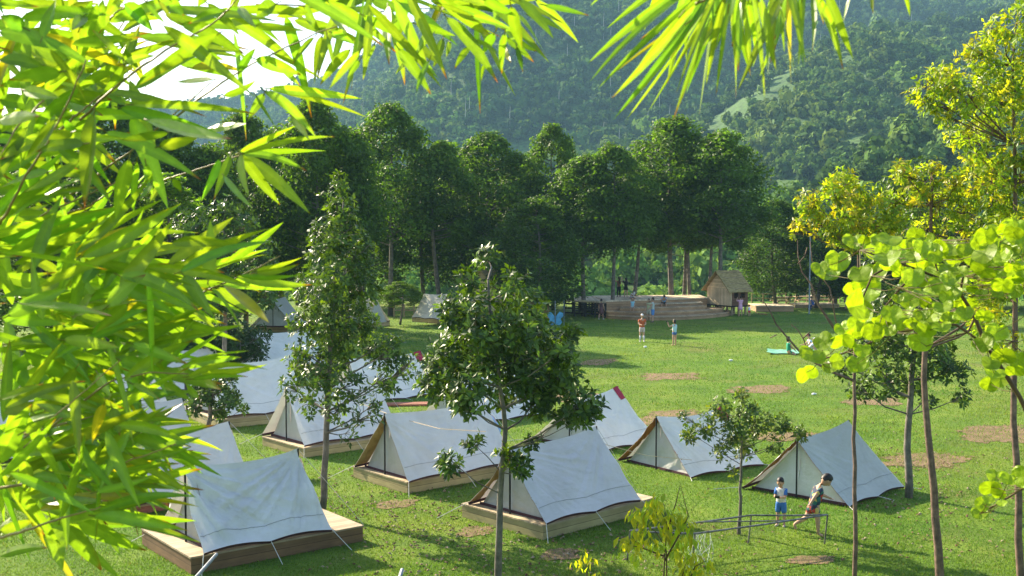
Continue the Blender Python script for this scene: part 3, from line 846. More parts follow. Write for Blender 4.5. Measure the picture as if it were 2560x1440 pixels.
def tent(fc, z0, yaw, Wd, L, H, cloth, wallm, label, seed, cap=None, lining=None, lean=.0, rear=1.04, sag=.10, ropes=True, front_open=False, fold=1.0, group="white ridge tents", cat="tent", lift=.06, pole=True):
    r = rs(seed)
    root = empty("tent", (fc[0], fc[1], z0), yaw, label, cat, group)
    nu, nv = 84, 46
    u = np.linspace(0, 1, nu)[:, None]
    v = np.linspace(0, 1, nv)[None]                       # 0 ridge, 1 eave
    xe0, xe1 = -.10, L + .06
    zr = H * (1 + (rear - 1) * u) - H * sag * 4 * u * (1 - u) * (.55 + .45 * u)
    ze = lift + .05 * np.abs(np.sin(u * math.pi * 2)) ** 1.0
    xr0, xr1 = .02 + lean, L - .12
    def slope(side, off=0.0, umax=1.0):
        uu = u * umax
        zrr = np.interp(uu, u[:, 0], zr[:, 0])
        zee = np.interp(uu, u[:, 0], ze[:, 0])
        X = (xr0 + (xr1 - xr0) * uu) * (1 - v) + (xe0 + (xe1 - xe0) * uu) * v
        half = Wd / 2 + .07
        pin = -.05 * 4 * (uu * 2 % 1) * (1 - uu * 2 % 1)   # hem pulls in between its ties
        Yh = v * (half + pin * v)
        Z = zrr + (zee - zrr) * v
        # folds that fan out from both peaks, and a soft inward belly
        f1 = fbm(np.arctan2(v + .02, uu + .05) * 11 + seed * 3 + 5 * side, uu * .6, seed, 3)
        f2 = fbm(np.arctan2(v + .02, 1.05 - uu) * 11 + seed * 5 + 5 * side, uu * .6, seed + 1, 3)
        f3 = fbm(uu * 3 + seed, v * 2, seed + 2, 3)
        w = np.sin(v * math.pi) ** .6
        g1 = fbm(np.arctan2(v + .02, uu + .08) * 15 + seed * 7 + 3 * side, uu * .4 + v * .3, seed + 21, 2)
        g2 = fbm(np.arctan2(v + .02, 1.08 - uu) * 15 + seed * 9 + 3 * side, uu * .4 + v * .3, seed + 22, 2)
        c1, c2 = np.exp(-(g1 / .045) ** 2), np.exp(-(g2 / .045) ** 2)      # sharp creases that fan out from both peaks
        rr1, rr2 = np.clip((uu * 1.3 + v) * 1.6 - .25, 0, 1), np.clip(((1 - uu) * 1.3 + v) * 1.6 - .25, 0, 1)
        dpt = w * (.085 * fold * f1 * (1 - uu) + .085 * fold * f2 * uu + .08 * f3 * fold - .05 - .024 * min(fold, 2.2) * (c1 * rr1 * (1 - uu) ** 1.2 + c2 * rr2 * uu ** 1.2)) - off
        n = unit(np.array([0, 1, half / H * 1.0]))
        Z = Z + dpt * n[2] * .9
        Yh = Yh + dpt * n[1] * .9
        Yc = Wd / 2 - side * Yh
        G = np.stack([X + 0 * Yc, Yc, Z], -1).reshape(-1, 3)
        i, j = np.meshgrid(np.arange(nu - 1), np.arange(nv - 1), indexing='ij')
        q = np.stack([i * nv + j, (i + 1) * nv + j, (i + 1) * nv + j + 1, i * nv + j + 1], -1).reshape(-1, 4)
        return G, q
    fly = MB()
    for sd in (1, -1):
        fly.add(*[(a if k == 0 else [a]) for k, a in enumerate(slope(sd))])
    flyo = fly.build("fly_sheet", cloth, root, smooth=True)
    hb = MB()                                             # dark hem band under the eaves
    for sd in (1, -1):
        G, _ = slope(sd)
        E = G.reshape(nu, nv, 3)[:, -1]
        V = np.concatenate([E + [0, -sd * .004, .0], E + [0, sd * .03, -.055]])
        k = np.arange(nu - 1)
        hb.add(V, [np.stack([k, k + 1, k + 1 + nu, k + nu], 1)])
    hb.build("hem", M['hem'], flyo)
    seam = MB()
    for sd in (1, -1):
        G, _ = slope(sd, -.006)
        A = G.reshape(nu, nv, 3)
        seam.tube(A[1:-1, int(nv * .80)], .007, 4)
    seam.build("seam", M['hemgrey'], flyo)
    if lining:
        lb = MB()
        for sd in (1, -1):
            G, q = slope(sd, .012, .10)
            lb.add(G, [q])
        lb.build("lining", lining, root, smooth=True)
    # gable walls of two panels
    def gable(x0, base_in, name, split):
        n, m = 20, 18
        for s_ in ((-1, 1) if split else (0,)):
            a = np.linspace(0, 1, n)[:, None]
            b = np.linspace(0, 1, m)[None]
            lo, hi = {-1: (0, .5), 1: (.5, 1), 0: (0, 1)}[s_]
            t = lo + (hi - lo) * a                        # across
            wid = Wd - 2 * base_in
            yb = base_in + wid * t
            Hh = H * .93
            zt = Hh * (1 - np.abs(t - .5) * 2) + .02
            yy = yb + 0 * b
            zz = zt * b + 0 * a
            wv = .11 * fbm(t * 6 + seed, b * 4 + s_, seed + 9, 3) * np.sin(np.clip(b, 0, 1) * math.pi) ** .5 + .07 * fbm(t * 2 + b * 7, b * 1.5, seed + 4, 3) * (1 - b)
            xx = x0 + wv * (1 - np.abs(t - .5) * .8) + .06 * b
            G = np.stack([xx, yy, zz], -1).reshape(-1, 3)
            i, j = np.meshgrid(np.arange(n - 1), np.arange(m - 1), indexing='ij')
            q = np.stack([i * m + j, (i + 1) * m + j, (i + 1) * m + j + 1, i * m + j + 1], -1).reshape(-1, 4)
            link(name, mesh(name, G, [q], wallm, np.ones((len(G), 3)), True), root)
        gb = MB().box((x0 - .02, Wd / 2, .035), (.02, Wd - 2 * base_in, .07))
        gb.build("ground_flap", M['hem'], root)
    if not front_open:
        gable(.14, .10, "door_panel", True)
    gable(L - .10, .10, "rear_wall", False)
    if pole:
        MB().tube([(.03, Wd / 2, -.0), (.03 + lean, Wd / 2, H * 1.0)], .022, 7).build("tent_pole", M['black'], root)
        MB().tube([(L - .09, Wd / 2, 0), (L - .09, Wd / 2, H * rear)], .022, 7).build("tent_pole", M['black'], root)
    if cap:
        G, q = slope(1)
        c = MB()
        for sd in (1, -1):
            A = slope(sd, -.014)[0].reshape(nu, nv, 3)[-9:, :11].reshape(-1, 3)
            i, j = np.meshgrid(np.arange(8), np.arange(10), indexing='ij')
            c.add(A, [np.stack([i * 11 + j, (i + 1) * 11 + j, (i + 1) * 11 + j + 1, i * 11 + j + 1], -1).reshape(-1, 4)])
        c.build("peak_cap", cap, root)
    if ropes:
        e = np.array([[-.10, -.07, lift], [L + .06, -.07, lift], [-.10, Wd + .07, lift]])
        for p, d in ((e[0], (-.12, -.18)), (e[1], (.25, -.35)), (e[2], (-.5, .5)), ((L / 2, -.05, lift), (.05, -.4))):
            p = np.array(p)
            MB().tube([p, (p[0] + d[0], p[1] + d[1], -z0 + .01)], .008, 4).build("guy_rope", M['cord'], root)
        MB().tube([(L - .1, Wd / 2, H * rear), (L + 1.5, Wd / 2, -z0 + .02)], .006, 4).build("guy_rope", M['cord'], root)
    return root
M['hemgrey'] = simple("seam_thread", (.38, .37, .37), .9, .1, 9, 0)
R_ = math.radians

def pt(px, py, z=0.0):
    return gnd(px, py, z)
# front brown platform and tent
platform(pt(478, 1437), R_(38), 2.62, 3.75, .34, M['brown'], M['browntop'], "brown plank platform under the nearest white tent, bare boards showing at both ends")
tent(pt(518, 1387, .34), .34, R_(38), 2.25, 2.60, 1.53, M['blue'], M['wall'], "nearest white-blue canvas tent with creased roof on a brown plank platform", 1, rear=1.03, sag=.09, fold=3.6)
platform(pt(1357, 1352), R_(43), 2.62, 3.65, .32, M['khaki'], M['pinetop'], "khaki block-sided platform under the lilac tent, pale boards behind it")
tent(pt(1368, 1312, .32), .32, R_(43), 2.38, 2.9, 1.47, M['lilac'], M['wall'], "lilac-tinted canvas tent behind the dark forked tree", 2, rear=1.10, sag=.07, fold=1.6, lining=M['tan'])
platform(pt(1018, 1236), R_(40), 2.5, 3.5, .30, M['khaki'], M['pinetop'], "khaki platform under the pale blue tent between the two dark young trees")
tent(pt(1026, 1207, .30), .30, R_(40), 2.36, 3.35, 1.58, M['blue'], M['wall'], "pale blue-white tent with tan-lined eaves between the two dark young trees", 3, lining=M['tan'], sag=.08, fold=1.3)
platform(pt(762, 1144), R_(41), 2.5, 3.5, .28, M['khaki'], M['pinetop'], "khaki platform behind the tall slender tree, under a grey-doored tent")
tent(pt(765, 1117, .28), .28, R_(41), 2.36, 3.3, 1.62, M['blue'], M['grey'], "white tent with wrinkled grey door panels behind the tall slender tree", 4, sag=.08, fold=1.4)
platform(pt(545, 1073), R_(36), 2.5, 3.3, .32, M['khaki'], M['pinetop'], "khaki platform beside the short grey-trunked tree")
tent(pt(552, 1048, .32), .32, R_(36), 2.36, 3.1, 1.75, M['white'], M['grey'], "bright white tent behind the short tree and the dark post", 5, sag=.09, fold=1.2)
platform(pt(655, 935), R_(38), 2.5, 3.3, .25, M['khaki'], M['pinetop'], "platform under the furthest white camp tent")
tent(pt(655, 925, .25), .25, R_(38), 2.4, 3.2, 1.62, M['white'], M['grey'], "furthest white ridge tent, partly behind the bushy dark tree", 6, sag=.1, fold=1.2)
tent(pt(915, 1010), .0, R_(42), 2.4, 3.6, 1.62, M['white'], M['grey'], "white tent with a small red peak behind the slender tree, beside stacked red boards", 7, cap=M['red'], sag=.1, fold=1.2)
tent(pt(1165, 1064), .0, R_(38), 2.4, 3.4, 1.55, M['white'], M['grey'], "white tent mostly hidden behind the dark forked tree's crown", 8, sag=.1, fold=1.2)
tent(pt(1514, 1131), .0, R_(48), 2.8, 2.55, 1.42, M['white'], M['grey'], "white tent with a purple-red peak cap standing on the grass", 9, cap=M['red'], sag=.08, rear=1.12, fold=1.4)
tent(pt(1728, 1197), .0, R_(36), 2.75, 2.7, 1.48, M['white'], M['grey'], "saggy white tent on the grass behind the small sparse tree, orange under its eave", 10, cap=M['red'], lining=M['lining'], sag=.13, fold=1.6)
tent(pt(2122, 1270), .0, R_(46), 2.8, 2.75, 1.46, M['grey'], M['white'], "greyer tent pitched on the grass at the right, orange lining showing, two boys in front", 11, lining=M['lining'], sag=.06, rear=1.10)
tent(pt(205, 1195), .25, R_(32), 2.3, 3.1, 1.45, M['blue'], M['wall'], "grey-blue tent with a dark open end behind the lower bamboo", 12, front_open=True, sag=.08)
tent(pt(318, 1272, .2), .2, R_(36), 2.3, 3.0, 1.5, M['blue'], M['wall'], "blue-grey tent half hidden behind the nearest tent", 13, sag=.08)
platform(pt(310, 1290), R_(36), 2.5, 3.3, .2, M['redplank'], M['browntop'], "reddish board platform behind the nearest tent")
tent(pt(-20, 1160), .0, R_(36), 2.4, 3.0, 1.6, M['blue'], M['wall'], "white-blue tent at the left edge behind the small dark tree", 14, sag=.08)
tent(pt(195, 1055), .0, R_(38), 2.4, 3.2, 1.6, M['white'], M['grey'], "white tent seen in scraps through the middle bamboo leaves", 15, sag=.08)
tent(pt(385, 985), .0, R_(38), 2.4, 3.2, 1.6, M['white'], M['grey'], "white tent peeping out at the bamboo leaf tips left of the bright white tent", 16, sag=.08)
# far cream tents
FARG = "cream bell-shaped tents at the tree line"
FP = "timber platforms under the far cream tents"
platform(pt(740, 831), R_(84), 3.0, 3.0, .48, M['pine'], M['pinetop'], "pine platform under the shaded brown-grey far tent", FP)
tent(pt(735, 818, .48), .48, R_(84), 2.75, 2.7, 1.72, M['grey'], M['wall'], "shaded brown-grey far tent between two dark trunks", 17, ropes=False, sag=.02, group=FARG)
platform(pt(846, 815), R_(-36), 2.4, 2.6, .40, M['pine'], M['pinetop'], "pine platform under the far tent half hidden by the slender tree", FP)
tent(pt(850, 806, .40), .40, R_(-36), 2.2, 2.4, 1.65, M['cream'], M['wall'], "cream far tent half hidden behind the slender tree, dark entrance facing right", 18, ropes=False, sag=.06, group=FARG, lining=M['tan'])
platform(pt(1030, 804), R_(-38), 2.3, 2.5, .45, M['pine'], M['pinetop'], "pine platform under the sunlit cream far tent", FP)
tent(pt(1034, 796, .45), .45, R_(-38), 2.1, 2.3, 1.7, M['cream'], M['wall'], "sunlit cream far tent beside twin pale trunks", 19, ropes=False, sag=.05, group=FARG, lining=M['tan'])

# ---------------------------------------------------------------- stage, huts, benches
def P2(px, py, z):
    return gnd(px, py, z)[:2]
stage = empty("stage", (*P2(1640, 770, 0), 0), 0, "big timber stage with curved front steps under the trees", "stage")
so = tuple(stage.location)
A, B, Cc, D = P2(1514, 752, 1.3), P2(1769, 744, 1.3), P2(1748, 737, 1.3), P2(1480, 739, 1.3)
E, Fp = P2(1411, 749, 1.25), P2(1452, 741, 1.25)
MB().poly([A, B, Cc, D], 1.22, 1.3).poly([E, A, D, Fp], 1.12, 1.25).build("deck", M['stagetop'], stage, so)
MB().poly([A + [.03, .04], B + [-.03, .04], Cc + [0, -.04], D + [.04, -.04]], 0, 1.215).build("front_boards", M['stage'], stage, so)
curve = [(1520, 797), (1545, 799), (1590, 801.5), (1640, 802), (1690, 801), (1740, 798.5), (1785, 795), (1815, 791), (1834, 787)]
fc_ = np.array([P2(a, b, 0) for a, b in curve])
tt = np.linspace(0, 1, len(curve))[:, None]
bk = A * (1 - tt) + (B + (B - A) * .22) * tt
def tier(f, a=0, b=None):
    return (fc_ * (1 - f) + bk * f)[a:b]
for f, z0, z1, a_, b_ in ((.0, 0, .28, 0, None), (.26, .281, .55, 0, -1), (.50, .551, .80, 1, -2), (.74, .801, 1.02, 3, -2)):
    ln, bb = tier(f, a_, b_), bk[a_:b_][::-1] + (0, .02)
    MB().poly(np.vstack([ln, bb]), z0, z1 - .046).build("step", M['stage'], stage, so)
    MB().poly(np.vstack([ln + (0, -.05), bb]), z1 - .045, z1).build("tread", M['stagetop' if f > .6 else 'tread'], stage, so)
def edge_at(f, px):
    ln = tier(f)
    q = proj(np.c_[ln, np.full(len(ln), .8)])[0]
    return np.array([np.interp(px, q, ln[:, 0]), np.interp(px, q, ln[:, 1])])
for k in range(5):
    for t in (0, .5, 1):
        q = (E * (1 - k / 4) + A * k / 4) * (1 - t) + (Fp * (1 - k / 4) + D * k / 4) * t
        MB().box((q[0], q[1], .56), (.14, .14, 1.12)).build("stage_post", M['dark'], stage, so)
for z in (.25, .6, .95):
    for a_, b_ in ((E, A), ((E + Fp) / 2, (A + D) / 2), (Fp, D)):
        MB().beam((*a_, z), (*b_, z), .06, .12).build("cross_beam", M['dark'], stage, so)

def hut(name, label, c, yaw, Wd, L, zf, hw, hr, windows=True):
    root = empty(name, (c[0], c[1], 0), yaw, label, "hut", None)
    # local: gable front along x at y=0, depth along +y
    MB().box((0, .03, zf + hw / 2), (Wd, .06, hw)).build("front_wall", M['hut'], root)
    g = MB()
    g.add([[-Wd / 2, 0, zf + hw + .002], [Wd / 2, 0, zf + hw + .002], [0, 0, zf + hr], [-Wd / 2, .06, zf + hw + .002], [Wd / 2, .06, zf + hw + .002], [0, .06, zf + hr]],
          [[[0, 1, 2], [3, 5, 4]], [[0, 3, 4, 1], [1, 4, 5, 2], [2, 5, 3, 0]]])
    g.build("gable", M['gable'], root)
    for sx in (-1, 1):
        w = MB()
        x = sx * (Wd / 2 - .03)
        w.box((x, L / 2 + .03, zf + hw * .22), (.06, L - .06, hw * .44)).box((x, L / 2 + .03, zf + hw * .92), (.06, L - .06, hw * .16))
        for y0, y1 in ((.06, L * .18), (L * .42, L * .58), (L * .82, L)):
            w.box((x, (y0 + y1) / 2, zf + hw * .64), (.058, y1 - y0, hw * .4))
        wo = w.build("side_wall", M['hutdark'], root)
        MB().beam((x, L * .18, zf + hw * .64), (x, L * .42, zf + hw * .64), .05, .04).beam((x, L * .58, zf + hw * .64), (x, L * .82, zf + hw * .64), .05, .04).build("window_bar", M['dark'], wo)
    MB().box((0, L - .03, zf + hw / 2), (Wd - .13, .06, hw)).build("rear_wall", M['hutdark'], root)
    MB().box((0, L / 2, zf - .06), (Wd + .1, L + .1, .1)).build("floor", M['dark'], root)
    ov, e = .35, .28
    for sx in (-1, 1):
        n = 14
        yy = np.linspace(-.38, L + .3, n)
        r = rs(5 if sx > 0 else 6)
        top = np.c_[np.zeros(n), yy, np.full(n, zf + hr + .10) + r.normal(size=n) * .015]
        sl = (hr - hw) / (Wd / 2)
        bot = np.c_[np.full(n, sx * (Wd / 2 + e)) + r.normal(size=n) * .03, yy, np.full(n, zf + hw - e * sl + .07)]
        V = np.concatenate([top, bot, top - [0, 0, .11], bot - [0, 0, .09]])
        k = np.arange(n - 1)
        f = [np.concatenate([np.stack([k, k + 1, k + 1 + n, k + n], 1), np.stack([k + 2 * n, k + 3 * n, k + 3 * n + 1, k + 2 * n + 1], 1), np.stack([k + n, k + n + 1, k + 3 * n + 1, k + 3 * n], 1),
             [[0, n, 3 * n, 2 * n], [n - 1, 3 * n - 1, 4 * n - 1, 2 * n - 1]]])]
        ro = MB().add(V, f).build("roof", M['thatch'], root)
        b = MB()
        for t in (.12, .38, .64, .9):
            p = top * (1 - t) + bot * t + [0, 0, .03]
            b.tube(p[[0, -1]], .025, 5)
        b.build("batten", M['timber'], ro)
    p = MB()
    for x in (-Wd / 2 + .1, 0, Wd / 2 - .1):
        for y in (.15, L / 2, L - .15):
            p.box((x, y, (zf - .11) / 2), (.13, .13, zf - .11))
    p.build("stilt", M['timber'], root)
    b = MB()
    for k in range(8):
        x = -Wd / 2 + .15 + k * (Wd - .3) / 8
        b.beam((x, .05, .02), (x + .25, .05, zf - .12), .03, .04).beam((x + .25, .02, .02), (x, .02, zf - .12), .03, .04)
    b.build("lattice", M['timber'], root)
    return root
M['gable'] = wood("gable_board", (.80, .63, .40), .14, 'Z', dirt=.2)
hc = at(1797, 786, 88.0)
hut("timber_hut", "timber hut on stilts with mossy thatch at the right end of the stage", hc, R_(-62), 3.0, 1.65, .78, 1.3, 2.6)
hc2 = at(1205, 795, 84.0)
hut("timber_hut", "timber hut hidden behind the forked tree, left of the bamboo screen", hc2, R_(-25), 3.3, 3.2, .6, 1.5, 3.0)
bs = at(1338, 787, 82.0)
o = empty("bamboo_screen", (bs[0], bs[1], 0), 0, "brown split-bamboo screen in two leaves left of the stage frame", "screen")
MB().box((-.42, 0, .78), (.72, .05, 1.5)).build("panel", M['bambwall'], o)
MB().box((.52, .1, .8), (.95, .05, 1.55)).build("panel", M['bambwall'], o)
MB().box((-.82, 0, .8), (.06, .08, 1.6)).box((0, .05, .8), (.06, .08, 1.6)).box((1.02, .1, .8), (.06, .08, 1.6)).build("post", M['timber'], o)
wg = at(1388, 801, 78.0)
o = empty("wing_panel", (wg[0], wg[1], 0), 0, "blue painted wing-shaped photo board beside the stage frame", "photo board")
for sx in (-1, 1):
    a = np.linspace(-.5, 1.25, 9) * math.pi / 1.6
    pts = [(sx * .03, .05), (sx * .32, .0), (sx * .5, .22), (sx * .36, .42), (sx * .56, .62), (sx * .55, .85), (sx * .3, .95), (sx * .05, .62)]
    pts = pts if sx > 0 else pts[::-1]
    n = len(pts)
    p = np.array(pts)
    V = np.concatenate([np.c_[p[:, 0], np.full(n, -.02), p[:, 1]], np.c_[p[:, 0], np.full(n, .02), p[:, 1]], [[p[:, 0].mean(), -.02, p[:, 1].mean()], [p[:, 0].mean(), .02, p[:, 1].mean()]]])
    i = np.arange(n)
    jn = (i + 1) % n
    MB().add(V, [np.stack([np.full(n, 2 * n), i, jn], 1), np.stack([np.full(n, 2 * n + 1), jn + n, i + n], 1), np.stack([i, i + n, jn + n, jn], 1)]).build("wing", M['wing'], o)
MB().tube([(0, .04, 0), (0, .04, 1.7)], .03, 6).tube([(.62, .04, 0), (.62, .04, 1.75)], .02, 6).build("stake", M['polem'], o)
# low decks and benches at the right
def lowdeck(pxs, base_py, h, depth, label, side):
    a, b = gnd(pxs[0], base_py), gnd(pxs[1], base_py)
    o = empty("low_deck", ((a[0] + b[0]) / 2, a[1], 0), 0, label, "deck", "low timber decks right of the hut")
    wd = b[0] - a[0]
    MB().box((0, depth / 2, h / 2 - .03), (wd, depth, h - .06)).build("skirt_board", side, o)
    n = 12
    d = MB()
    for k in range(n):
        d.box((-wd / 2 + wd * (k + .5) / n, depth / 2 - .03, h - .028), (wd / n - .015, depth + .08, .055))
    d.build("deck", M['stagetop'], o)
    return o
lowdeck((1890, 1984), 779, .48, 3.0, "low timber deck around the leaning tree trunks, darker sides", M['stage'])
lowdeck((1988, 2098), 770, .30, 2.6, "pale flat deck in front of the picnic benches", M['pine'])
def bench(px, py, yaw, Lb, label, back=False):
    p = gnd(px, py)
    o = empty("picnic_table", (p[0], p[1], float(gz(p[0], p[1]))), yaw, label, "table", "weathered picnic tables with fixed benches")
    MB().box((0, 0, .75), (Lb, .75, .06)).build("table_top", M['timber'], o)
    for s_ in (-1, 1):
        MB().box((0, s_ * .68, .45), (Lb, .28, .05)).build("seat", M['timber'], o)
    for s_ in (-1, 1):
        MB().beam((s_ * Lb * .36, -.7, .0), (s_ * Lb * .36, .25, .72), .07, .09).beam((s_ * Lb * .40, .7, .0), (s_ * Lb * .40, -.25, .72), .07, .09).beam((s_ * Lb * .38, -.72, .40), (s_ * Lb * .38, .72, .40), .06, .08).build("leg", M['timber'], o)
bench(2012, 762, R_(8), 2.0, "picnic table nearest the light pole")
bench(2052, 761.5, R_(-6), 2.2, "picnic table right of the light pole, by the thick log post")
bench(1955, 764, R_(12), 1.6, "picnic table behind the leaning tree trunks")
def rail(px0, px1, py, n, label, h=1.0):
    a, b = gnd(px0, py), gnd(px1, py)
    o = empty("rail_fence", (a[0], a[1], float(gz(a[0], a[1]))), math.atan2(b[1] - a[1], b[0] - a[0]), label, "fence", "timber rail fences behind the field")
    L = np.linalg.norm(b - a)
    for z in (h * .5, h * .9):
        MB().tube([(0, 0, z), (L / 2, .02, z + .02), (L, 0, z)], .05, 6).build("rail", M['timber'], o)
    for k in range(n):
        MB().tube([(L * k / (n - 1), .06, 0), (L * k / (n - 1), .06, h)], .06, 6).build("post", M['timber'], o)
rail(985, 1035, 792, 3, "short rail fence between two far cream tents")
rail(1990, 2100, 757, 5, "pale rail fence behind the picnic tables", 1.1)
rail(1880, 1965, 760, 4, "dark rail fence behind the leaning tree trunks")
p = gnd(2087, 766)
tag(MB().tube([(0, 0, 0), (.02, 0, .6), (0, 0, 1.25)], [.24, .21, .23], 9).build("log_post", M['palebark'], None), "thick upright log beside the picnic tables", "post").location = (p[0], p[1], 0)
p = gnd(2023, 785)
o = empty("light_pole", (p[0], p[1], 0), 0, "tall thin grey light pole in front of the low decks", "pole")
MB().tube([(0, 0, 0), (0, 0, 6.3)], [.07, .05], 8).build("pole", M['polem'], o)
MB().tube([(0, 0, 6.2), (.5, -.1, 6.35)], .03, 6).box((.62, -.12, 6.35), (.35, .14, .07)).build("lamp_head", M['polem'], o)
p = gnd(468, 1130)
o = empty("dark_post", (p[0], p[1], 0), 0, "thin dark lamp post standing left of the short grey-trunked tree", "lamp post")
MB().tube([(0, 0, 0), (0, 0, 2.1)], .055, 8).build("post", M['black'], o)
MB().tube([(0, 0, 2.1), (0, 0, 2.16)], .08, 8).tube([(0, 0, 2.16), (0, 0, 2.34)], [.06, .075], 8).tube([(0, 0, 2.34), (0, 0, 2.42)], [.11, .03], 8).build("lantern", M['black'], o)
# reddish boards by the red-peaked tent
a = gnd(1040, 1012)
r = rs(77)
for k in range(9):
    b = MB().box((0, 0, 0), (3.0 + r.uniform(-.5, .3), .13, .03)).build("loose_board", M['redplank'])
    b.location = (a[0] + r.uniform(-.25, .25), a[1] + (k % 5 - 2) * .16, .03 + .034 * (k // 5) + .002)
    b.rotation_euler = (0, 0, R_(8) + r.normal() * .05)
    tag(b, "reddish sawn board in the loose stack beside the red-peaked white tent", "board", "stacked reddish boards on the grass")
# pipe frame
TL, TR, BL, BR = gnd(1575, 1327, .62), gnd(1878, 1288, .62), gnd(1738, 1334, .62), gnd(2069, 1287, .62)
o = empty("pipe_frame", (*gnd(1800, 1400)[:2], 0), 0, "rusty low pipe frame standing on the grass in front of the boys", "frame")
fo = tuple(o.location)
Bn = BL
for a_, b_ in ((BL, BR), (TL, TR), (TR, BR), (TL, BL)):
    MB().tube([a_, (a_ + b_) / 2 + [0, 0, -.012], b_], .019, 6).build("rail", M['pipe'], o, fo)
for q in (TL, TR, BL, BR):
    MB().tube([q, [q[0] - .05, q[1] + .02, 0.0]], .018, 6).build("leg", M['pipe'], o, fo)
MB().tube([TL * .45 + TR * .55, BL * .3 + BR * .7 - [0, 0, .01]], .014, 6).build("brace", M['pipe'], o, fo)
nm = MB()
r = rs(9)
for k in range(16):
    a_ = BL + (BR - BL) * r.uniform(-.02, .12)
    nm.tube([a_, a_ + [r.normal() * .1, r.normal() * .1, -.3], [a_[0] + r.normal() * .18, a_[1] + r.normal() * .2, .02]], .004, 3, cap=False)
nm.build("netting", M['net'], o, fo)
# grey pipe ends near the camera
for (x0, y0, Y0, x1, y1, Y1, lab) in ((541, 1386, 20.9, 440, 1500, 18.5, "grey metal pipe leaning against the corner of the nearest tent platform"), (1006, 1424, 19.6, 975, 1520, 18.6, "grey pipe end sticking up from the grass at the bottom edge")):
    a_, b_ = at(x0, y0, Y0), at(x1, y1, Y1)
    ob = MB().tube([b_, a_], .035, 9).build("metal_pipe", M['zinc'])
    tag(ob, lab, "pipe")
# line strung over the tents
a_, b_, c_ = at(905, 1010, 30.5), at(1100, 1072, 27.6), at(1215, 1079, 27.0)
MB().tube([a_, (a_ + b_) / 2 - [0, 0, .06], b_, c_], .008, 4).build("rope", M['rope'])
tag(bpy.data.objects["rope"], "thin orange rope strung over the pale blue tent", "rope")
a_, b_ = at(1490, 1105, 26.5), at(1730, 1150, 29.0)
tag(MB().tube([a_, (a_ + b_) / 2 - [0, 0, .1], b_], .007, 4).build("rope", M['rope']), "thin rope from the lilac tent's peak to the saggy tent", "rope")
for px, py, lab in ((1613, 869, "crumpled white paper on the grass below the person in the orange shirt"), (1827, 903, "white paper scrap upright in the open lawn"), (2035, 988, "white scrap near the far right bare patch")):
    p = gnd(px, py)
    ob = MB().ball((0, 0, .05), (.10, .06, .05), 9, 7, noise=.7, seed=px).build("paper_scrap", M['paper'])
    ob.location = (p[0], p[1], 0)
    tag(ob, lab, "paper")

# ---------------------------------------------------------------- people
SKIN = simple("skin", (.46, .27, .18), .55, .08, 6, 0)
HAIR = simple("black_hair", (.022, .015, .012), .5, .3, 20, .2, stretch=(1, 1, .3))
CLOTH = {}
def cloth(c):
    k = tuple(c)
    if k not in CLOTH:
        CLOTH[k] = simple("cloth_%d" % len(CLOTH), c, .85, .12, 9, .3)
        CLOTH[k].name = "clothing"
    return CLOTH[k]
def pattern_cloth():
    t = NT("floral_cloth")
    v = t.n("TexVoronoi")
    v.inputs["Scale"].default_value = 13
    t.l(t.co(), v.inputs["Vector"])
    sp = t.n("SeparateColor")
    t.l(v.outputs["Color"], sp.inputs[0])
    r_ = t.ramp(sp.outputs[0], [(0, (.02, .035, .08)), (.34, (.03, .14, .12)), (.5, (.45, .05, .03)), (.68, (.55, .42, .12)), (.85, (.03, .03, .06))])
    r_.node.color_ramp.interpolation = 'CONSTANT'
    t.l(r_, t.p.inputs["Base Color"])
    t.p.inputs["Roughness"].default_value = .85
    return t.m
def stripe_cloth():
    t = NT("striped_cloth")
    w = t.n("TexWave", bands_direction='Z')
    w.inputs["Scale"].default_value = 9
    t.l(t.co(), w.inputs["Vector"])
    t.l(t.ramp(w.outputs["Fac"], [(.4, (.30, .36, .34)), (.6, (.62, .66, .62))]), t.p.inputs["Base Color"])
    t.p.inputs["Roughness"].default_value = .85
    return t.m

def skinned(V, E, R, sub=1):
    """one continuous surface grown over a skeleton of joints with a radius each"""
    me = bpy.data.meshes.new("skeleton")
    me.from_pydata([tuple(v) for v in V], E, [])
    ob = bpy.data.objects.new("skeleton", me)
    S.collection.objects.link(ob)
    m = ob.modifiers.new("skin", 'SKIN')
    m.use_smooth_shade = True
    m.branch_smoothing = .3
    if not me.skin_vertices:
        me.attributes.new("sv", 'FLOAT', 'POINT')
    sv = me.skin_vertices[0].data if me.skin_vertices else None
    if sv is None:
        bpy.context.view_layer.objects.active = ob
    for k, r_ in enumerate(R):
        sv[k].radius = r_ if isinstance(r_, tuple) else (r_, r_)
        sv[k].use_root = k == 0
    s_ = ob.modifiers.new("sub", 'SUBSURF')
    s_.levels = s_.render_levels = sub
    dg = bpy.context.evaluated_depsgraph_get()
    ev = ob.evaluated_get(dg)
    em = ev.to_mesh()
    n = len(em.vertices)
    co = np.empty(n * 3)
    em.vertices.foreach_get("co", co)
    F3, F4 = [], []
    for p in em.polygons:
        q = list(p.vertices)
        if len(q) == 4:
            F4.append(q)
        else:
            for a in range(1, len(q) - 1):
                F3.append([q[0], q[a], q[a + 1]])
    ev.to_mesh_clear()
    bpy.data.objects.remove(ob)
    bpy.data.meshes.remove(me)
    return co.reshape(-1, 3), [np.array(f) for f in (F3, F4) if f]

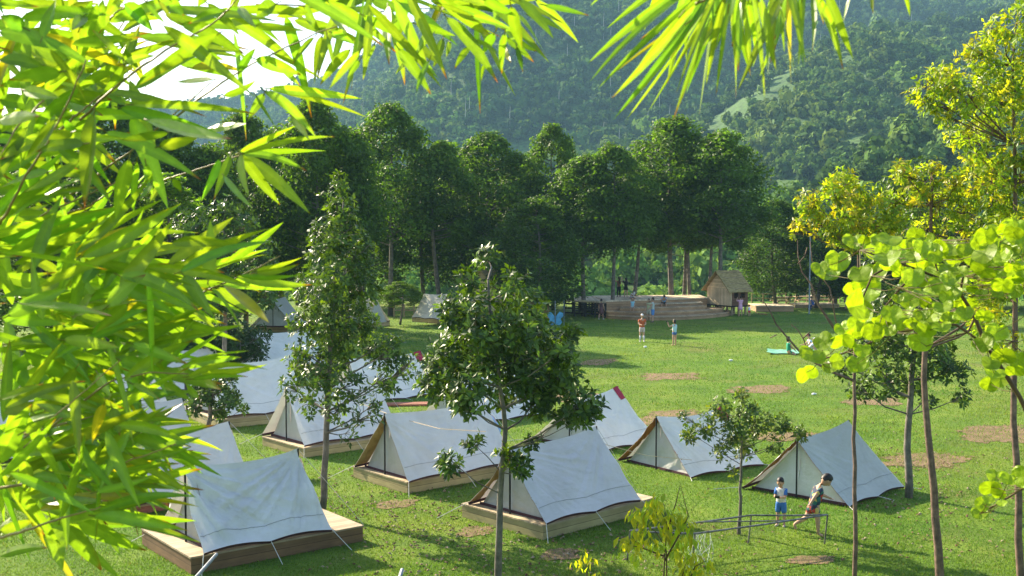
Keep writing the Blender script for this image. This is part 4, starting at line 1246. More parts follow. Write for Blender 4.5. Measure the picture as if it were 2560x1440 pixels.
def person(label, pos, yaw, h, lean=0, legs=((0, 4, 0), (0, 4, 0)), arms=((5, 8, 12, 0), (5, 8, 12, 0)), head=0, top=None, topc=(.6, .6, .6), sleeve=.45, sleevec=None,
           bottom="shorts", botc=(.1, .15, .3), blen=.6, shoes=None, hair="short", cap=None, seat=None, child=False, socks=None, female=False, turn=0, held=None, facing=False, detail=0, group=None):
    o = empty("person", pos, yaw, label, "person", group)
    hs = 1.32 if child else 1.0
    def rot(a, s=0):
        return np.array([s, math.sin(math.radians(a)), -math.cos(math.radians(a))])
    hip, sh = .50, .315
    if child:
        hip, sh = .47, .30
    L1, L2 = hip * .49, hip * .47
    U1, U2 = (.165, .145)
    la = math.radians(lean)
    up = np.array([0, math.sin(la), math.cos(la)])
    P = {'pelvis': np.array([0, 0, 0.0])}
    P['waist'] = up * .09
    P['chest'] = up * .21
    P['neck'] = up * sh
    hd = math.radians(lean + head)
    hv = np.array([0, math.sin(hd), math.cos(hd)])
    P['skull'] = P['neck'] + hv * .055
    hc = P['neck'] + hv * (.112 if not child else .125) + np.array([0, .012, 0])
    ws = (.092 if child else .105) if not female else .092
    for k, sd in enumerate((1, -1)):
        f, ab, kn = legs[k]
        n = 'RL'[k]
        P['hip' + n] = np.array([sd * .05, 0, -.02])
        d = unit(rot(f, sd * math.sin(math.radians(ab))))
        P['knee' + n] = P['hip' + n] + d * L1
        d2 = unit(rot(f - kn, sd * math.sin(math.radians(ab)) * .3))
        P['ank' + n] = P['knee' + n] + d2 * L2
        fw = unit(np.array([sd * .15, math.cos(math.radians(f - kn)), math.sin(math.radians(f - kn)) * .8 - .12]))
        P['toe' + n] = P['ank' + n] + fw * .085 + np.array([0, 0, -.018])
        f, ab, el, inw = arms[k]
        P['sh' + n] = P['neck'] - up * .035 + np.array([sd * ws, 0, 0])
        d = unit(rot(f, sd * math.sin(math.radians(ab))))
        P['elb' + n] = P['sh' + n] + d * U1
        d2 = unit(rot(f + el, sd * (math.sin(math.radians(ab)) * .5 - math.sin(math.radians(inw)))))
        P['wri' + n] = P['elb' + n] + d2 * U2
        P['palm' + n] = P['wri' + n] + d2 * .042
        P['hd' + n] = d2
    low = min(P['ankR'][2], P['ankL'][2]) - .035
    base = np.array([0, 0, -low]) if seat is None else np.array([0, 0, seat / h + .055])
    for k in P:
        if not k.startswith('hd'):
            P[k] = (P[k] + base) * h
    hc = (hc + base) * h
    names = ['pelvis', 'waist', 'chest', 'neck', 'skull'] + [a + n for n in 'RL' for a in ('hip', 'knee', 'ank', 'toe', 'sh', 'elb', 'wri', 'palm')]
    ix = {n: k for k, n in enumerate(names)}
    E = [('pelvis', 'waist'), ('waist', 'chest'), ('chest', 'neck'), ('neck', 'skull')]
    for n in 'RL':
        E += [('pelvis', 'hip' + n), ('hip' + n, 'knee' + n), ('knee' + n, 'ank' + n), ('ank' + n, 'toe' + n), ('chest', 'sh' + n), ('sh' + n, 'elb' + n), ('elb' + n, 'wri' + n), ('wri' + n, 'palm' + n)]
    sl = .9 if female else 1.0
    ck = 1.12 if child else 1.0
    RR = {'pelvis': (.090 * ck, .070 * ck), 'waist': (.084 * sl * ck, .064 * ck), 'chest': (.100 * sl * ck, .072 * ck), 'neck': .036, 'skull': .036, 'hip': .060 * ck, 'knee': .038 * ck, 'ank': .024, 'toe': (.027, .016), 'sh': .040, 'elb': .029, 'wri': .019, 'palm': (.025, .014)}
    def rad(n, k=1.0):
        q = RR[n] if n in RR else RR[n[:-1]]
        return tuple(np.array(q if isinstance(q, tuple) else (q, q)) * h * k)
    V, Fs = skinned([P[n] for n in names], [(ix[a], ix[b]) for a, b in E], [rad(n) for n in names])
    body = MB().add(V, Fs)
    yh = math.radians(turn)
    Rz = np.array([[math.cos(yh), -math.sin(yh), 0], [math.sin(yh), math.cos(yh), 0], [0, 0, 1]])
    Rx = np.array([[1, 0, 0], [0, math.cos(hd), math.sin(hd)], [0, -math.sin(hd), math.cos(hd)]])
    RH = Rz @ Rx
    hr = np.array([.052, .063, .074]) * h * hs
    def head_ball(mb, c, r_, k=14, m=11, squash=True):
        t = MB().ball((0, 0, 0), (1, 1, 1), k, m)
        v = t.v[0].copy()
        if squash:
            low_ = np.clip(-v[:, 2], 0, 1)
            v[:, 0] *= 1 - .30 * low_
            v[:, 1] = v[:, 1] * (1 - .22 * low_) + .10 * low_
        mb.add((v * r_) @ RH.T + c, [t.f[4][0]])
    head_ball(body, hc, hr)
    body.ball(hc + RH @ (np.array([0, 1.0, -.12]) * hr), hr * np.array([.16, .2, .24]), 6, 5)
    for sd in (1, -1):
        body.ball(hc + RH @ (np.array([sd * .98, .0, -.05]) * hr), hr * np.array([.13, .2, .28]), 6, 5)
    for n, sd in (('R', 1), ('L', -1)):
        d2 = P['hd' + n]
        side = unit(np.cross(d2, [0, 0, 1]) if abs(d2[2]) < .9 else np.cross(d2, [0, 1, 0]))
        nrm = np.cross(side, d2)
        pp = P['palm' + n]
        for q, ln in zip((-1.5, -.5, .5, 1.5), (.036, .044, .042, .032)):
            a_ = pp + side * q * .0105 * h
            body.tube([a_, a_ + d2 * ln * .55 * h + nrm * .002 * h, a_ + d2 * ln * .9 * h + nrm * .014 * h], [.0062 * h, .0056 * h, .004 * h], 5)
        a_ = P['wri' + n] + d2 * .012 * h + side * .014 * h * sd
        body.tube([a_, a_ + d2 * .026 * h + side * .016 * h * sd, a_ + d2 * .046 * h + side * .015 * h * sd], [.008 * h, .007 * h, .005 * h], 5)
    body.build("body", SKIN, o, smooth=True, colour=False)
    if facing:
        e = MB()
        for sd in (1, -1):
            e.ball(hc + RH @ (np.array([sd * .38, .93, .08]) * hr), hr * np.array([.14, .07, .08]), 6, 5)
        e.build("eyes", HAIR, o)
        MB().ball(hc + RH @ (np.array([0, .93, -.46]) * hr), hr * np.array([.24, .07, .05]), 6, 5).build("mouth", cloth((.30, .09, .08)), o)
    # hair
    hm = MB()
    if hair:
        t = MB().ball((0, 0, 0), (1, 1, 1), 18, 12, noise=.10, seed=int(h * 997))
        v = t.v[0].copy()
        f = t.f[4][0]
        keep = (v[:, 2] > .30 + .35 * v[:, 1]) | (v[:, 1] < -.2)
        keep &= (v[:, 2] > -.55)
        f = f[keep[f].all(1)]
        hm.add((v * hr * np.array([1.12, 1.12, 1.13]) + [0, -.004 * h, .008 * h]) @ RH.T + hc, [f])
        t2 = MB().ball((0, -.20, .34), (1.08, .98, .84), 14, 9, noise=.12, seed=3)
        hm.add((t2.v[0] * hr * 1.02) @ RH.T + hc, [t2.f[4][0]])
        if hair == "long":
            p0 = hc + RH @ (np.array([0, -.75, .3]) * hr)
            hm.tube([p0, hc + RH @ (np.array([0, -1.05, -.6]) * hr), P['neck'] + [0, -.05 * h, -.08 * h], P['neck'] + [0, -.06 * h, -.17 * h]], np.array([.042, .05, .045, .02]) * h, 8)
        elif hair == "bob":
            hm.ball(hc + RH @ (np.array([0, -.35, -.35]) * hr), hr * np.array([1.15, .85, .85]), 12, 8)
        hm.build("hair", HAIR, o, smooth=True)
    if cap:
        c = MB()
        t = MB().ball((0, 0, 0), (1, 1, 1), 16, 12)
        v, f = t.v[0], t.f[4][0]
        f = f[(v[:, 2] > .2)[f].all(1)]
        c.add((v * hr * np.array([1.2, 1.2, 1.22])) @ RH.T + hc, [f])
        b = MB().ball((0, 1.25, .30), (.85, .75, .07), 12, 5)
        c.add((b.v[0] * hr) @ RH.T + hc, [b.f[4][0]])
        c.build("cap", cloth(cap), o, smooth=True)
    # clothing
    def garment(name, chain, mat, k=1.2):
        pts, ed, rr = [], [], []
        idx = {}
        for n_, p_, r_ in chain['p']:
            idx[n_] = len(pts)
            pts.append(p_)
            rr.append(r_)
        V_, F_ = skinned(pts, [(idx[a], idx[b]) for a, b in chain['e']], rr)
        return MB().add(V_, F_).build(name, mat, o, smooth=True, colour=False)
    if top:
        p_ = [('u', P['pelvis'] - up * (.085 if seat is None else .03) * h, rad('waist', 1.42)), ('w', P['waist'], rad('waist', 1.26)), ('c', P['chest'], rad('chest', 1.16)), ('n', P['neck'] - (P['neck'] - P['chest']) * .18, (.046 * h, .042 * h))]
        e_ = [('u', 'w'), ('w', 'c'), ('c', 'n')]
        mono = sleevec is None
        for n in 'RL':
            end = P['sh' + n] + (P['elb' + n] - P['sh' + n]) * (min(sleeve, 1) if mono else .12)
            p_ += [('s' + n, P['sh' + n], rad('sh', 1.22)), ('e' + n, end, rad('elb', 1.65))]
            e_ += [('c', 's' + n), ('s' + n, 'e' + n)]
        mt = topc if isinstance(topc, bpy.types.Material) else cloth(topc)
        garment("shirt" if top == "shirt" else "dress_top", dict(p=p_, e=e_), mt)
        if not mono:
            sb = MB()
            for n in 'RL':
                a_, b_ = P['sh' + n], P['elb' + n]
                sb.tube([a_ - (b_ - a_) * .12, a_ + (b_ - a_) * .3, a_ + (b_ - a_) * .72], np.array([.036, .040, .037]) * h, 10)
            sb.build("sleeve", cloth(sleevec), o, smooth=True)
    if bottom == "shorts" or bottom == "trousers":
        p_ = [('p', P['pelvis'] + (P['waist'] - P['pelvis']) * .75, rad('pelvis', 1.08)), ('q', P['pelvis'] - [0, 0, .012 * h], rad('pelvis', 1.12))]
        e_ = [('p', 'q')]
        for n in 'RL':
            kn = P['hip' + n] + (P['knee' + n] - P['hip' + n]) * min(1, blen)
            p_ += [('h' + n, P['hip' + n] * .8 + P['knee' + n] * .2, rad('hip', 1.15)), ('k' + n, kn, rad('knee', 1.5) if blen < 1 else rad('knee', 1.25))]
            e_ += [('q', 'h' + n), ('h' + n, 'k' + n)]
            if bottom == "trousers":
                p_ += [('a' + n, P['ank' + n], rad('ank', 1.5))]
                e_ += [('k' + n, 'a' + n)]
        mt = botc if isinstance(botc, bpy.types.Material) else cloth(botc)
        garment(bottom, dict(p=p_, e=e_), mt)
    elif bottom == "skirt":
        mt = botc if isinstance(botc, bpy.types.Material) else cloth(botc)
        kn = (P['kneeR'] + P['kneeL']) / 2
        pe = P['pelvis']
        end = pe + (kn - pe) * blen
        MB().tube([P['waist'], pe + [0, 0, .01], pe * .5 + end * .5, end], np.array([.078, .098, .115, .125]) * h, 14).build("skirt", mt, o, smooth=True)
    fm = MB()
    for n in 'RL':
        a_, t_ = P['ank' + n], P['toe' + n]
        fm.tube([a_ - (t_ - a_) * .35 - [0, 0, .016 * h], a_ * .6 + t_ * .4 - [0, 0, .010 * h], t_ + (t_ - a_) * .12 - [0, 0, .002 * h]], np.array([.024, .030, .02]) * h, 8)
    if shoes is not None:
        fm.build("shoes", cloth(shoes), o, smooth=True)
    if socks is not None:
        sm = MB()
        for n in 'RL':
            a_, k_ = P['ank' + n], P['knee' + n]
            sm.tube([a_, a_ * .5 + k_ * .5, a_ * .2 + k_ * .8], np.array([.026, .036, .04]) * h, 9)
        sm.build("socks", cloth(socks), o, smooth=True)
    if held:
        mid = (P['palmR'] + P['palmL']) / 2 if held != "one" else P['palmL'] + P['hdL'] * .03 * h
        ph = MB().box(mid + [0, .03 * h, .01 * h], (.10 if held != "phone" else .05, .03, .06 if held != "phone" else .09)).box(mid + [0, .05 * h, .01 * h], (.035, .03, .035)).build("held_camera", M['black'])
        ph.parent = None
        ph.location = o.location
        ph.rotation_euler = o.rotation_euler
        tag(ph, "small black camera held by the " + held_label(label), "camera")
    return o
def held_label(l):
    return " ".join(l.split()[:7])
R_ = math.radians
def ppl(px, py, z=0.0):
    q = gnd(px, py, z)
    return (q[0], q[1], z if z else float(gz(q[0], q[1])))
PAT = pattern_cloth()
def ht(px_h, p):
    return px_h * p[1] / F
p = ppl(1952, 1314)
person("young boy in white shirt with blue sleeves and blue shorts, looking at his hands", p, R_(150), ht(122, p), child=True, head=24, arms=((25, 6, 75, 25), (25, 6, 75, 25)), top="shirt", topc=(.58, .60, .60), sleevec=(.05, .16, .50),
       bottom="shorts", botc=(.05, .17, .50), blen=.95, shoes=(.5, .42, .42), facing=True, held="cam")
p = ppl(2034, 1338)
person("boy striding to the right in a colourful patterned shirt and shorts, head bent", p, R_(-82), 1.37, child=True, lean=17, head=34, legs=((10, 3, 8), (-24, 4, 40)), arms=((-52, 20, 14, 0), (35, 6, 30, 0)), top="shirt", topc=PAT, sleeve=.8,
       bottom="shorts", botc=PAT, blen=.8, shoes=None, facing=True)
p = ppl(1605, 854)
person("person in orange shirt, white cap and pale pink shorts standing on the lawn", p, R_(182), ht(67, p), arms=((18, 10, 62, 42), (18, 10, 62, 42)), top="shirt", topc=(.46, .10, .03), sleeve=.6, bottom="shorts", botc=(.60, .46, .46), blen=.72, shoes=(.6, .6, .6), socks=(.65, .63, .62), cap=(.72, .72, .72), facing=True, hair="short")
p = ppl(1686, 864)
person("girl in light blue top and denim shorts taking a picture on the lawn", p, R_(40), ht(63, p), female=True, arms=((30, 10, 40, 20), (62, 30, 95, 10)), top="shirt", topc=(.42, .60, .62), sleeve=.1, bottom="shorts", botc=(.06, .12, .32), blen=.42, hair="bob", held="one")
p = ppl(1547, 742, 1.3)
person("woman with long hair in brown top and black leggings standing on the stage", p, R_(25), ht(48, p), female=True, arms=((100, 25, 50, 20), (100, 25, 50, 20)), top="shirt", topc=(.18, .07, .04), sleeve=.1, bottom="trousers", botc=(.015, .015, .02), blen=1, hair="long", shoes=(.05, .05, .05))
p = ppl(1564.5, 743, 1.3)
person("woman in short black dress with raised arms standing on the stage", p, R_(15), ht(47, p), female=True, arms=((60, 10, 60, 30), (105, 35, 60, 20)), top="shirt", topc=(.014, .014, .016), sleeve=.7, bottom="skirt", botc=(.014, .014, .016), blen=.55, hair="long")
p = (*(edge_at(.50, 1582) + (0, .10)), .80)
person("girl in pale blue top sitting on the stage steps with legs hanging", p, R_(165), 1.35, child=True, legs=((78, 8, 80), (78, 8, 80)), arms=((20, 12, 30, 10), (20, 12, 30, 10)), top="shirt", topc=(.30, .58, .66), bottom="shorts", botc=(.40, .52, .55), blen=.7, hair="bob", seat=0.02, shoes=(.5, .5, .5))
p = ppl(1578, 747, 1.3)
person("person in white shirt sitting on the stage edge behind the girl in pale blue", p, R_(200), 1.5, lean=42, head=20, legs=((88, 12, 40), (88, 12, 40)), arms=((60, 10, 20, 0), (60, 10, 20, 0)), top="shirt", topc=(.66, .66, .68), bottom="shorts", botc=(.10, .16, .40), seat=0.02, cap=(.7, .66, .62))
p = ppl(1632, 806)
person("man in striped shirt and blue shorts standing by the stage steps", p, R_(70), ht(60, p), arms=((40, 10, 70, 30), (15, 20, 30, 0)), top="shirt", topc=stripe_cloth(), bottom="shorts", botc=(.10, .24, .52), blen=1.0, shoes=(.10, .09, .08))
p = ppl(1622, 802)
person("woman in pale yellow-green top standing close behind the man in the striped shirt", p, R_(150), 1.55, female=True, arms=((10, 10, 15, 0), (10, 16, 15, 0)), top="shirt", topc=(.46, .48, .26), bottom="shorts", botc=(.45, .40, .32), blen=.9, hair="long")
p = (*(edge_at(.74, 1659) + (0, .10)), 1.02)
person("person in light blue shirt bent over a phone, sitting on the upper step", p, R_(178), 1.62, lean=42, head=22, legs=((75, 12, 78), (75, 12, 78)), arms=((35, 8, 40, 25), (35, 8, 40, 25)), top="shirt", topc=(.22, .46, .72), bottom="shorts", botc=(.02, .025, .05), blen=.8, seat=.02, shoes=(.15, .08, .06))
p = ppl(1503, 799)
person("woman in dark mauve dress walking beside the stage's left corner", p, R_(-25), ht(50, p), female=True, legs=((14, 4, 6), (-14, 4, 10)), arms=((6, 10, 15, 0), (-6, 10, 10, 0)), top="shirt", topc=(.10, .05, .05), sleeve=.1, bottom="skirt", botc=(.12, .055, .06), blen=.9, hair="short", shoes=(.5, .45, .42))
p = ppl(1851, 791)
person("woman in pink dress holding up a camera in front of the hut", p, R_(8), ht(49, p), female=True, arms=((75, 35, 95, 40), (75, 35, 95, 40)), top="shirt", topc=(.66, .36, .48), sleeve=.7, bottom="skirt", botc=(.66, .36, .48), blen=.75, hair="short", legs=((6, 4, 14), (-2, 4, 2)))
p = ppl(1873, 791)
person("toddler in white shirt and red shorts beside the woman in pink", p, R_(20), ht(29, p), child=True, top="shirt", topc=(.66, .66, .72), bottom="shorts", botc=(.50, .04, .04), blen=.8, arms=((40, 8, 40, 30), (10, 8, 20, 0)))
# picnic
mp = gnd(1985, 884)
r = rs(5)
n = 16
uu, vv = np.meshgrid(np.linspace(-1, 1, 24), np.linspace(-1, 1, 12), indexing='ij')
X, Y = uu * 1.35 + .25 * vv + .22 * fbm(vv * 2.2, uu * 1.5, 18), vv * .95 + .30 * fbm(uu * 2.4, vv * 1.2, 17)
Z = .03 + .07 * (fbm(uu * 4, vv * 4, 8) + .5) + .25 * np.clip(-uu - .7, 0, 1)
i, j = np.meshgrid(np.arange(23), np.arange(11), indexing='ij')
q = np.stack([i * 12 + j, (i + 1) * 12 + j, (i + 1) * 12 + j + 1, i * 12 + j + 1], -1).reshape(-1, 4)
o = link("picnic_mat", mesh("picnic_mat", np.stack([X, Y, Z], -1), [q], M['mat'], np.ones((24 * 12, 3)), True))
o.location = (mp[0], mp[1] + .5, float(gz(mp[0], mp[1])))
tag(o, "pale green groundsheet spread on the lawn under the three picnickers", "groundsheet")
def seatp(px, py):
    q = gnd(px, py, .06)
    return (q[0], q[1], .06)
person("woman in green shirt sitting upright at the left of the groundsheet", seatp(1972, 884), R_(-80), 1.58, female=True, lean=-4, legs=((66, 10, 100), (80, 10, 60)), arms=((35, 10, 10, 0), (40, 10, 20, 0)), top="shirt", topc=(.02, .26, .15), bottom="shorts", botc=(.02, .26, .15), blen=.35, hair="bob", seat=.02, shoes=(.6, .6, .6))
person("person in white shirt reclining on the groundsheet in dark trousers", seatp(2020, 884), R_(72), 1.66, lean=-30, legs=((58, 8, 104), (62, 8, 100)), arms=((-30, 20, 10, 0), (-30, 20, 10, 0)), top="shirt", topc=(.66, .68, .76), bottom="trousers", botc=(.02, .022, .035), blen=1, cap=(.66, .68, .76), seat=.02)
person("person in a red cap and pale blue shirt sitting behind the one in white", seatp(2028, 876), R_(95), 1.62, lean=12, legs=((80, 20, 110), (80, 20, 110)), arms=((30, 20, 50, 20), (30, 20, 50, 20)), top="shirt", topc=(.50, .60, .76), bottom="shorts", botc=(.08, .08, .1), cap=(.52, .06, .07), seat=.02)
p = ppl(2031, 764)
person("woman in white with both arms raised by the picnic tables", p, R_(10), 1.6, female=True, arms=((70, 45, 100, 40), (70, 45, 100, 40)), top="shirt", topc=(.66, .60, .60), bottom="skirt", botc=(.64, .58, .58), blen=.9, hair="short")
p = ppl(2033, 766, .30)
person("person in blue sitting on the pale deck by the light pole", p, R_(40), 1.5, lean=15, legs=((85, 10, 90), (85, 10, 90)), top="shirt", topc=(.04, .10, .32), bottom="trousers", botc=(.03, .06, .18), blen=1, seat=.02)
p = ppl(2115, 772)
person("person in pale pink top half hidden by the round leaves at the right", p, R_(60), 1.6, female=True, top="shirt", topc=(.62, .46, .52), bottom="skirt", botc=(.60, .46, .50), blen=.8, hair="long")
p = (-.42, 31.6, 0)
person("man in blue shirt and grey cap bending between the tents", p, R_(95), 1.62, lean=28, head=15, arms=((10, 14, 70, 10), (20, 14, 60, 0)), top="shirt", topc=(.28, .42, .74), bottom="shorts", botc=(.20, .20, .16), blen=1, cap=(.45, .47, .47), shoes=(.1, .1, .1))

# ---------------------------------------------------------------- near plants: bamboo, round-leaved branch, yellow saplings
def bamboo_leaves(A, B, wid, seed, droop=.06, tcol=None):
    """blades from A to B (n,3), widths in metres; bent, folded along the midrib, brown at some tips"""
    r = rs(seed)
    n = len(A)
    D = B - A
    L = np.linalg.norm(D, axis=1, keepdims=True)
    D = D / L
    view = unit((A + B) / 2 - np.array([0, 0, CAMZ]))
    Nn = unit(-view + r.normal(size=(n, 3)) * .45)
    Sd = unit(np.cross(D, Nn))
    Nn = np.cross(Sd, D)
    t = np.array([0, .06, .18, .34, .52, .70, .86, .95, 1.0])
    w = np.array([.10, .55, .92, 1.0, .90, .68, .36, .15, .01])
    k = len(t)
    bend = r.uniform(-.02, droop, (n, 1)) * L
    side = r.normal(size=(n, 1)) * .02 * L
    C = A[:, None] + D[:, None] * (L[:, None] * t[None, :, None])
    arch = (4 * t * (1 - t))[None, :, None]
    C = C + arch * (np.array([0, 0, 1.0]) * bend[:, None] + Sd[:, None] * side[:, None])
    tw = r.normal(size=(n, 1, 1)) * .5 * (t[None, :, None] - .3)
    S2 = unit(Sd[:, None] * np.cos(tw) + Nn[:, None] * np.sin(tw))
    N2 = np.cross(S2, D[:, None] * np.ones((1, k, 1)))
    hw = (wid[:, None, None] / 2) * w[None, :, None]
    fold = r.uniform(.1, .4, (n, 1, 1))
    V = np.stack([C - S2 * hw + N2 * hw * fold, C, C + S2 * hw + N2 * hw * fold], 2)    # n,k,3,3
    b = np.arange(n)[:, None, None] * (k * 3)
    i = np.arange(k - 1)[None, :, None]
    base = b + i * 3
    Q1 = np.concatenate([base, base + 1, base + 4, base + 3], 2).reshape(-1, 4)
    Q2 = np.concatenate([base + 1, base + 2, base + 5, base + 4], 2).reshape(-1, 4)
    c0 = np.array([[.178, .285, .022]]) * np.exp(r.normal(size=(n, 1)) * .16)
    c0 = c0 * (1 + r.normal(size=(n, 1)) * np.array([[.12, 0, 0]]))
    yel = r.rand(n) < .035
    c0[yel] = [.36, .31, .02]
    brown = (r.rand(n, 1) < .55) * r.uniform(.03, .16, (n, 1))
    bm = np.clip((t[None] - (1 - brown)) / .05, 0, 1)[..., None] * (brown[..., None] > 0)
    tipc = np.array([.22, .075, .015])
    Cc = c0[:, None] * (1 - bm) + tipc * bm
    e = np.stack([Cc * .92, Cc * np.array([1.25, 1.16, 1.3]), Cc * .92], 2)
    edge = (r.rand(n) < .3)[:, None, None] * np.clip((t[None, :, None] - .45) * 1.2, 0, .6)
    e[:, :, 0] = e[:, :, 0] * (1 - edge) + np.array([.30, .16, .02]) * edge
    return V.reshape(-1, 3), [Q1, Q2], np.clip(e.reshape(-1, 3), 0, 1)

BLV = {
 'top': """1362 13 1473 39 15;1339 0 1446 107 22;1325 40 1406 77 16;1298 0 1384 97 26;1295 34 1369 144 26;1265 94 1335 156 20;1261 74 1345 129 18;1292 118 1307 180 14;1278 17 1305 124 30;1255 111 1278 158 16;
 1262 84 1255 185 24;1191 101 1245 134 16;1117 44 1245 208 34;1211 161 1204 203 9;1235 84 1208 134 24;1174 118 1136 173 18;996 121 1078 237 28;1073 151 1040 233 16;1016 84 1109 166 24;1040 141 1095 195 18;1083 84 1036 151 26;
 1107 97 1083 168 22;1124 104 1115 143 14;1016 156 989 186 12;969 17 973 163 32;999 7 1144 114 24;1177 10 1285 44 18;936 111 912 161 14;818 3 993 134 26;805 91 786 210 24;818 91 833 165 16;875 124 800 213 24;899 128 823 223 22;
 899 151 868 195 14;680 131 808 198 18;694 158 751 215 22;785 94 731 161 16;640 148 754 188 34;640 64 764 77 26;828 81 884 107 18;690 10 640 40 40;700 30 780 60 30;760 20 800 75 40;830 30 870 80 26;880 20 960 40 22;910 40 990 90 26;1010 20 1090 50 22;1040 60 1140 90 20;1100 10 1180 40 18;1140 30 1260 60 22;1150 60 1190 110 22;1180 40 1290 80 20;930 0 1010 30 30;1210 0 1290 40 26;1240 10 1240 80 30;
 545 85 345 215 32;410 65 640 245 36;455 60 620 150 34;430 90 560 150 34;365 5 415 60 12;395 0 430 55 16;425 0 460 40 26;310 10 382 78 40;165 45 235 0 34;200 70 230 0 30;105 95 140 0 30;0 80 170 128 42;60 70 0 40 40;0 20 65 5 34;210 40 180 75 30;560 30 470 60 26;600 20 640 70 24;520 10 600 90 26;345 170 280 80 24;300 150 330 90 18;320 150 350 60 18;310 150 230 75 18;310 155 240 190 24;310 160 390 140 20;310 160 330 225 22;310 165 250 240 28;
 100 160 0 120 36;170 150 60 110 36;0 150 120 175 34;150 180 20 200 40;90 200 0 215 34;60 225 150 245 30;190 160 215 245 40;200 190 245 240 40;440 150 560 190 30;470 120 590 130 24;480 170 610 180 22;530 200 440 205 24;600 180 640 120 20;560 240 640 200 18""",
 'middle': """605 385 837 342 16;608 387 815 377 18;608 385 768 428 20;606 388 776 535 32;604 388 700 512 28;560 440 633 522 18;600 388 623 491 28;575 390 534 501 28;550 398 502 505 26;600 380 742 313 20;728 290 773 350 24;662 228 791 345 26;674 222 905 247 26;687 224 919 294 16;640 240 690 320 20;660 235 620 300 22;
 265 330 504 451 40;330 292 420 522 44;235 285 212 520 50;322 400 289 548 36;342 405 336 542 26;365 410 380 488 20;378 455 346 501 16;402 462 373 508 18;430 448 453 480 18;370 300 580 347 40;520 322 618 308 24;400 366 500 340 30;330 262 640 285 22;300 270 560 340 34;420 330 300 350 24;
 0 545 228 378 38;0 600 302 515 54;0 616 181 573 28;205 642 454 508 40;300 715 433 548 38;420 662 585 542 34;520 700 526 548 34;450 668 682 569 32;560 662 709 555 24;450 680 677 604 26;640 676 756 643 14;640 682 749 659 18;590 690 780 712 24;555 708 746 727 28;545 720 660 795 30;600 688 752 686 16;
 0 632 268 675 52;0 690 185 737 38;560 715 673 807 36;530 725 612 842 34;510 740 553 827 30;430 905 575 817 28;410 895 487 799 26;330 885 512 767 34;20 860 370 827 36;270 765 365 686 38;60 760 103 835 22;250 690 440 790 44;280 650 470 700 36;300 690 500 780 40;150 700 330 780 40;60 760 280 790 44;190 790 400 750 38;20 790 170 720 40;320 760 240 830 30;230 740 180 800 34;120 690 130 790 34;420 700 400 780 30;460 690 530 790 34;200 640 360 560 26;60 640 130 570 26;
 60 330 0 420 34;140 300 60 400 30;150 310 60 460 34;100 350 0 400 30;120 430 0 470 34;180 330 100 350 34;210 360 90 380 30;200 400 60 480 24;60 280 130 330 30;0 300 100 290 34;0 250 110 270 40;150 250 260 290 34;180 240 280 250 34;220 300 150 370 30;60 560 150 590 30;70 580 10 650 26""",
 'lower': """450 905 625 877 28;450 918 606 893 24;465 935 669 911 26;470 942 672 925 18;480 948 622 942 16;400 930 553 974 44;465 962 500 995 26;400 955 478 1002 28;245 935 275 990 26;360 950 392 1036 30;300 1120 434 1022 36;280 1135 433 1027 38;390 1127 527 1150 28;400 1115 503 1092 18;340 1150 480 1117 18;235 1265 507 1172 34;170 1292 390 1168 52;245 1277 492 1243 24;150 1300 213 1083 50;235 1290 472 1327 32;250 1292 503 1357 30;195 1297 368 1377 50;165 1312 255 1427 46;125 1292 157 1427 52;390 1210 455 1230 20;30 1180 263 1117 34;0 1155 80 1010 48;0 1215 73 1290 36;390 1130 480 1118 16;
 0 940 210 850 30;120 860 330 930 44;60 880 240 960 44;10 880 80 990 44;160 850 300 870 34;250 860 420 900 36;300 900 440 960 36;210 900 380 960 30;330 860 470 910 28;130 930 110 1040 34;100 960 150 1040 30;190 920 110 1030 30;250 960 190 1050 30;280 980 240 1040 24;330 960 400 1000 26;360 1000 440 980 22;20 980 70 900 30;0 1000 110 960 26;180 1040 90 1010 26;60 1080 140 1040 24;210 1050 240 1130 26;260 1010 230 1110 28;280 1020 300 1090 26;330 1010 360 1080 26;300 1000 330 1070 22;240 1060 130 1110 24;90 1120 30 1200 30;60 1150 60 1230 34;130 1180 240 1200 24;80 1190 230 1230 24;240 1230 380 1190 26;260 1190 370 1170 22;180 1200 320 1150 20;0 1330 90 1300 26;0 1390 120 1370 24;0 1340 30 1290 26;100 1250 70 1310 24""",
 'hang': """1690 -20 1468 160 22;1720 -20 1474 205 24;1730 0 1495 222 18;1740 10 1530 245 26;1760 0 1534 298 26;1765 20 1565 300 26;1700 40 1595 165 12;1715 60 1540 180 12;1780 0 1620 280 10;1770 60 1683 300 16;1790 -10 1690 235 16;1785 30 1748 290 20;1800 20 1715 235 16;1810 0 1765 215 18;1820 30 1790 240 14;1815 -10 1740 140 20;1830 20 1840 250 18;1850 0 1845 180 18;1860 -10 1875 180 20;1880 -20 1912 255 22;1870 0 1890 150 22;1900 -10 1940 175 28;1895 0 1937 170 18;1910 20 1920 190 12;1965 -10 1935 130 16;1970 -10 1978 228 22;1985 -20 2010 170 18;2000 -10 2015 150 16;2005 0 1995 165 16;2030 -10 2030 130 16;2035 -20 2108 175 22;2040 -10 2095 100 18;2065 -20 2133 148 26;2130 -20 2108 55 12;2180 -10 2183 35 10;2260 -20 2275 42 12;1500 -10 1475 15 12;1680 -20 1665 30 16;1830 -20 1800 100 22;1750 -20 1640 120 22;1720 -20 1600 60 18;1700 -20 1560 110 20;1790 -20 1700 150 18;1848 -20 1830 120 16""",
}
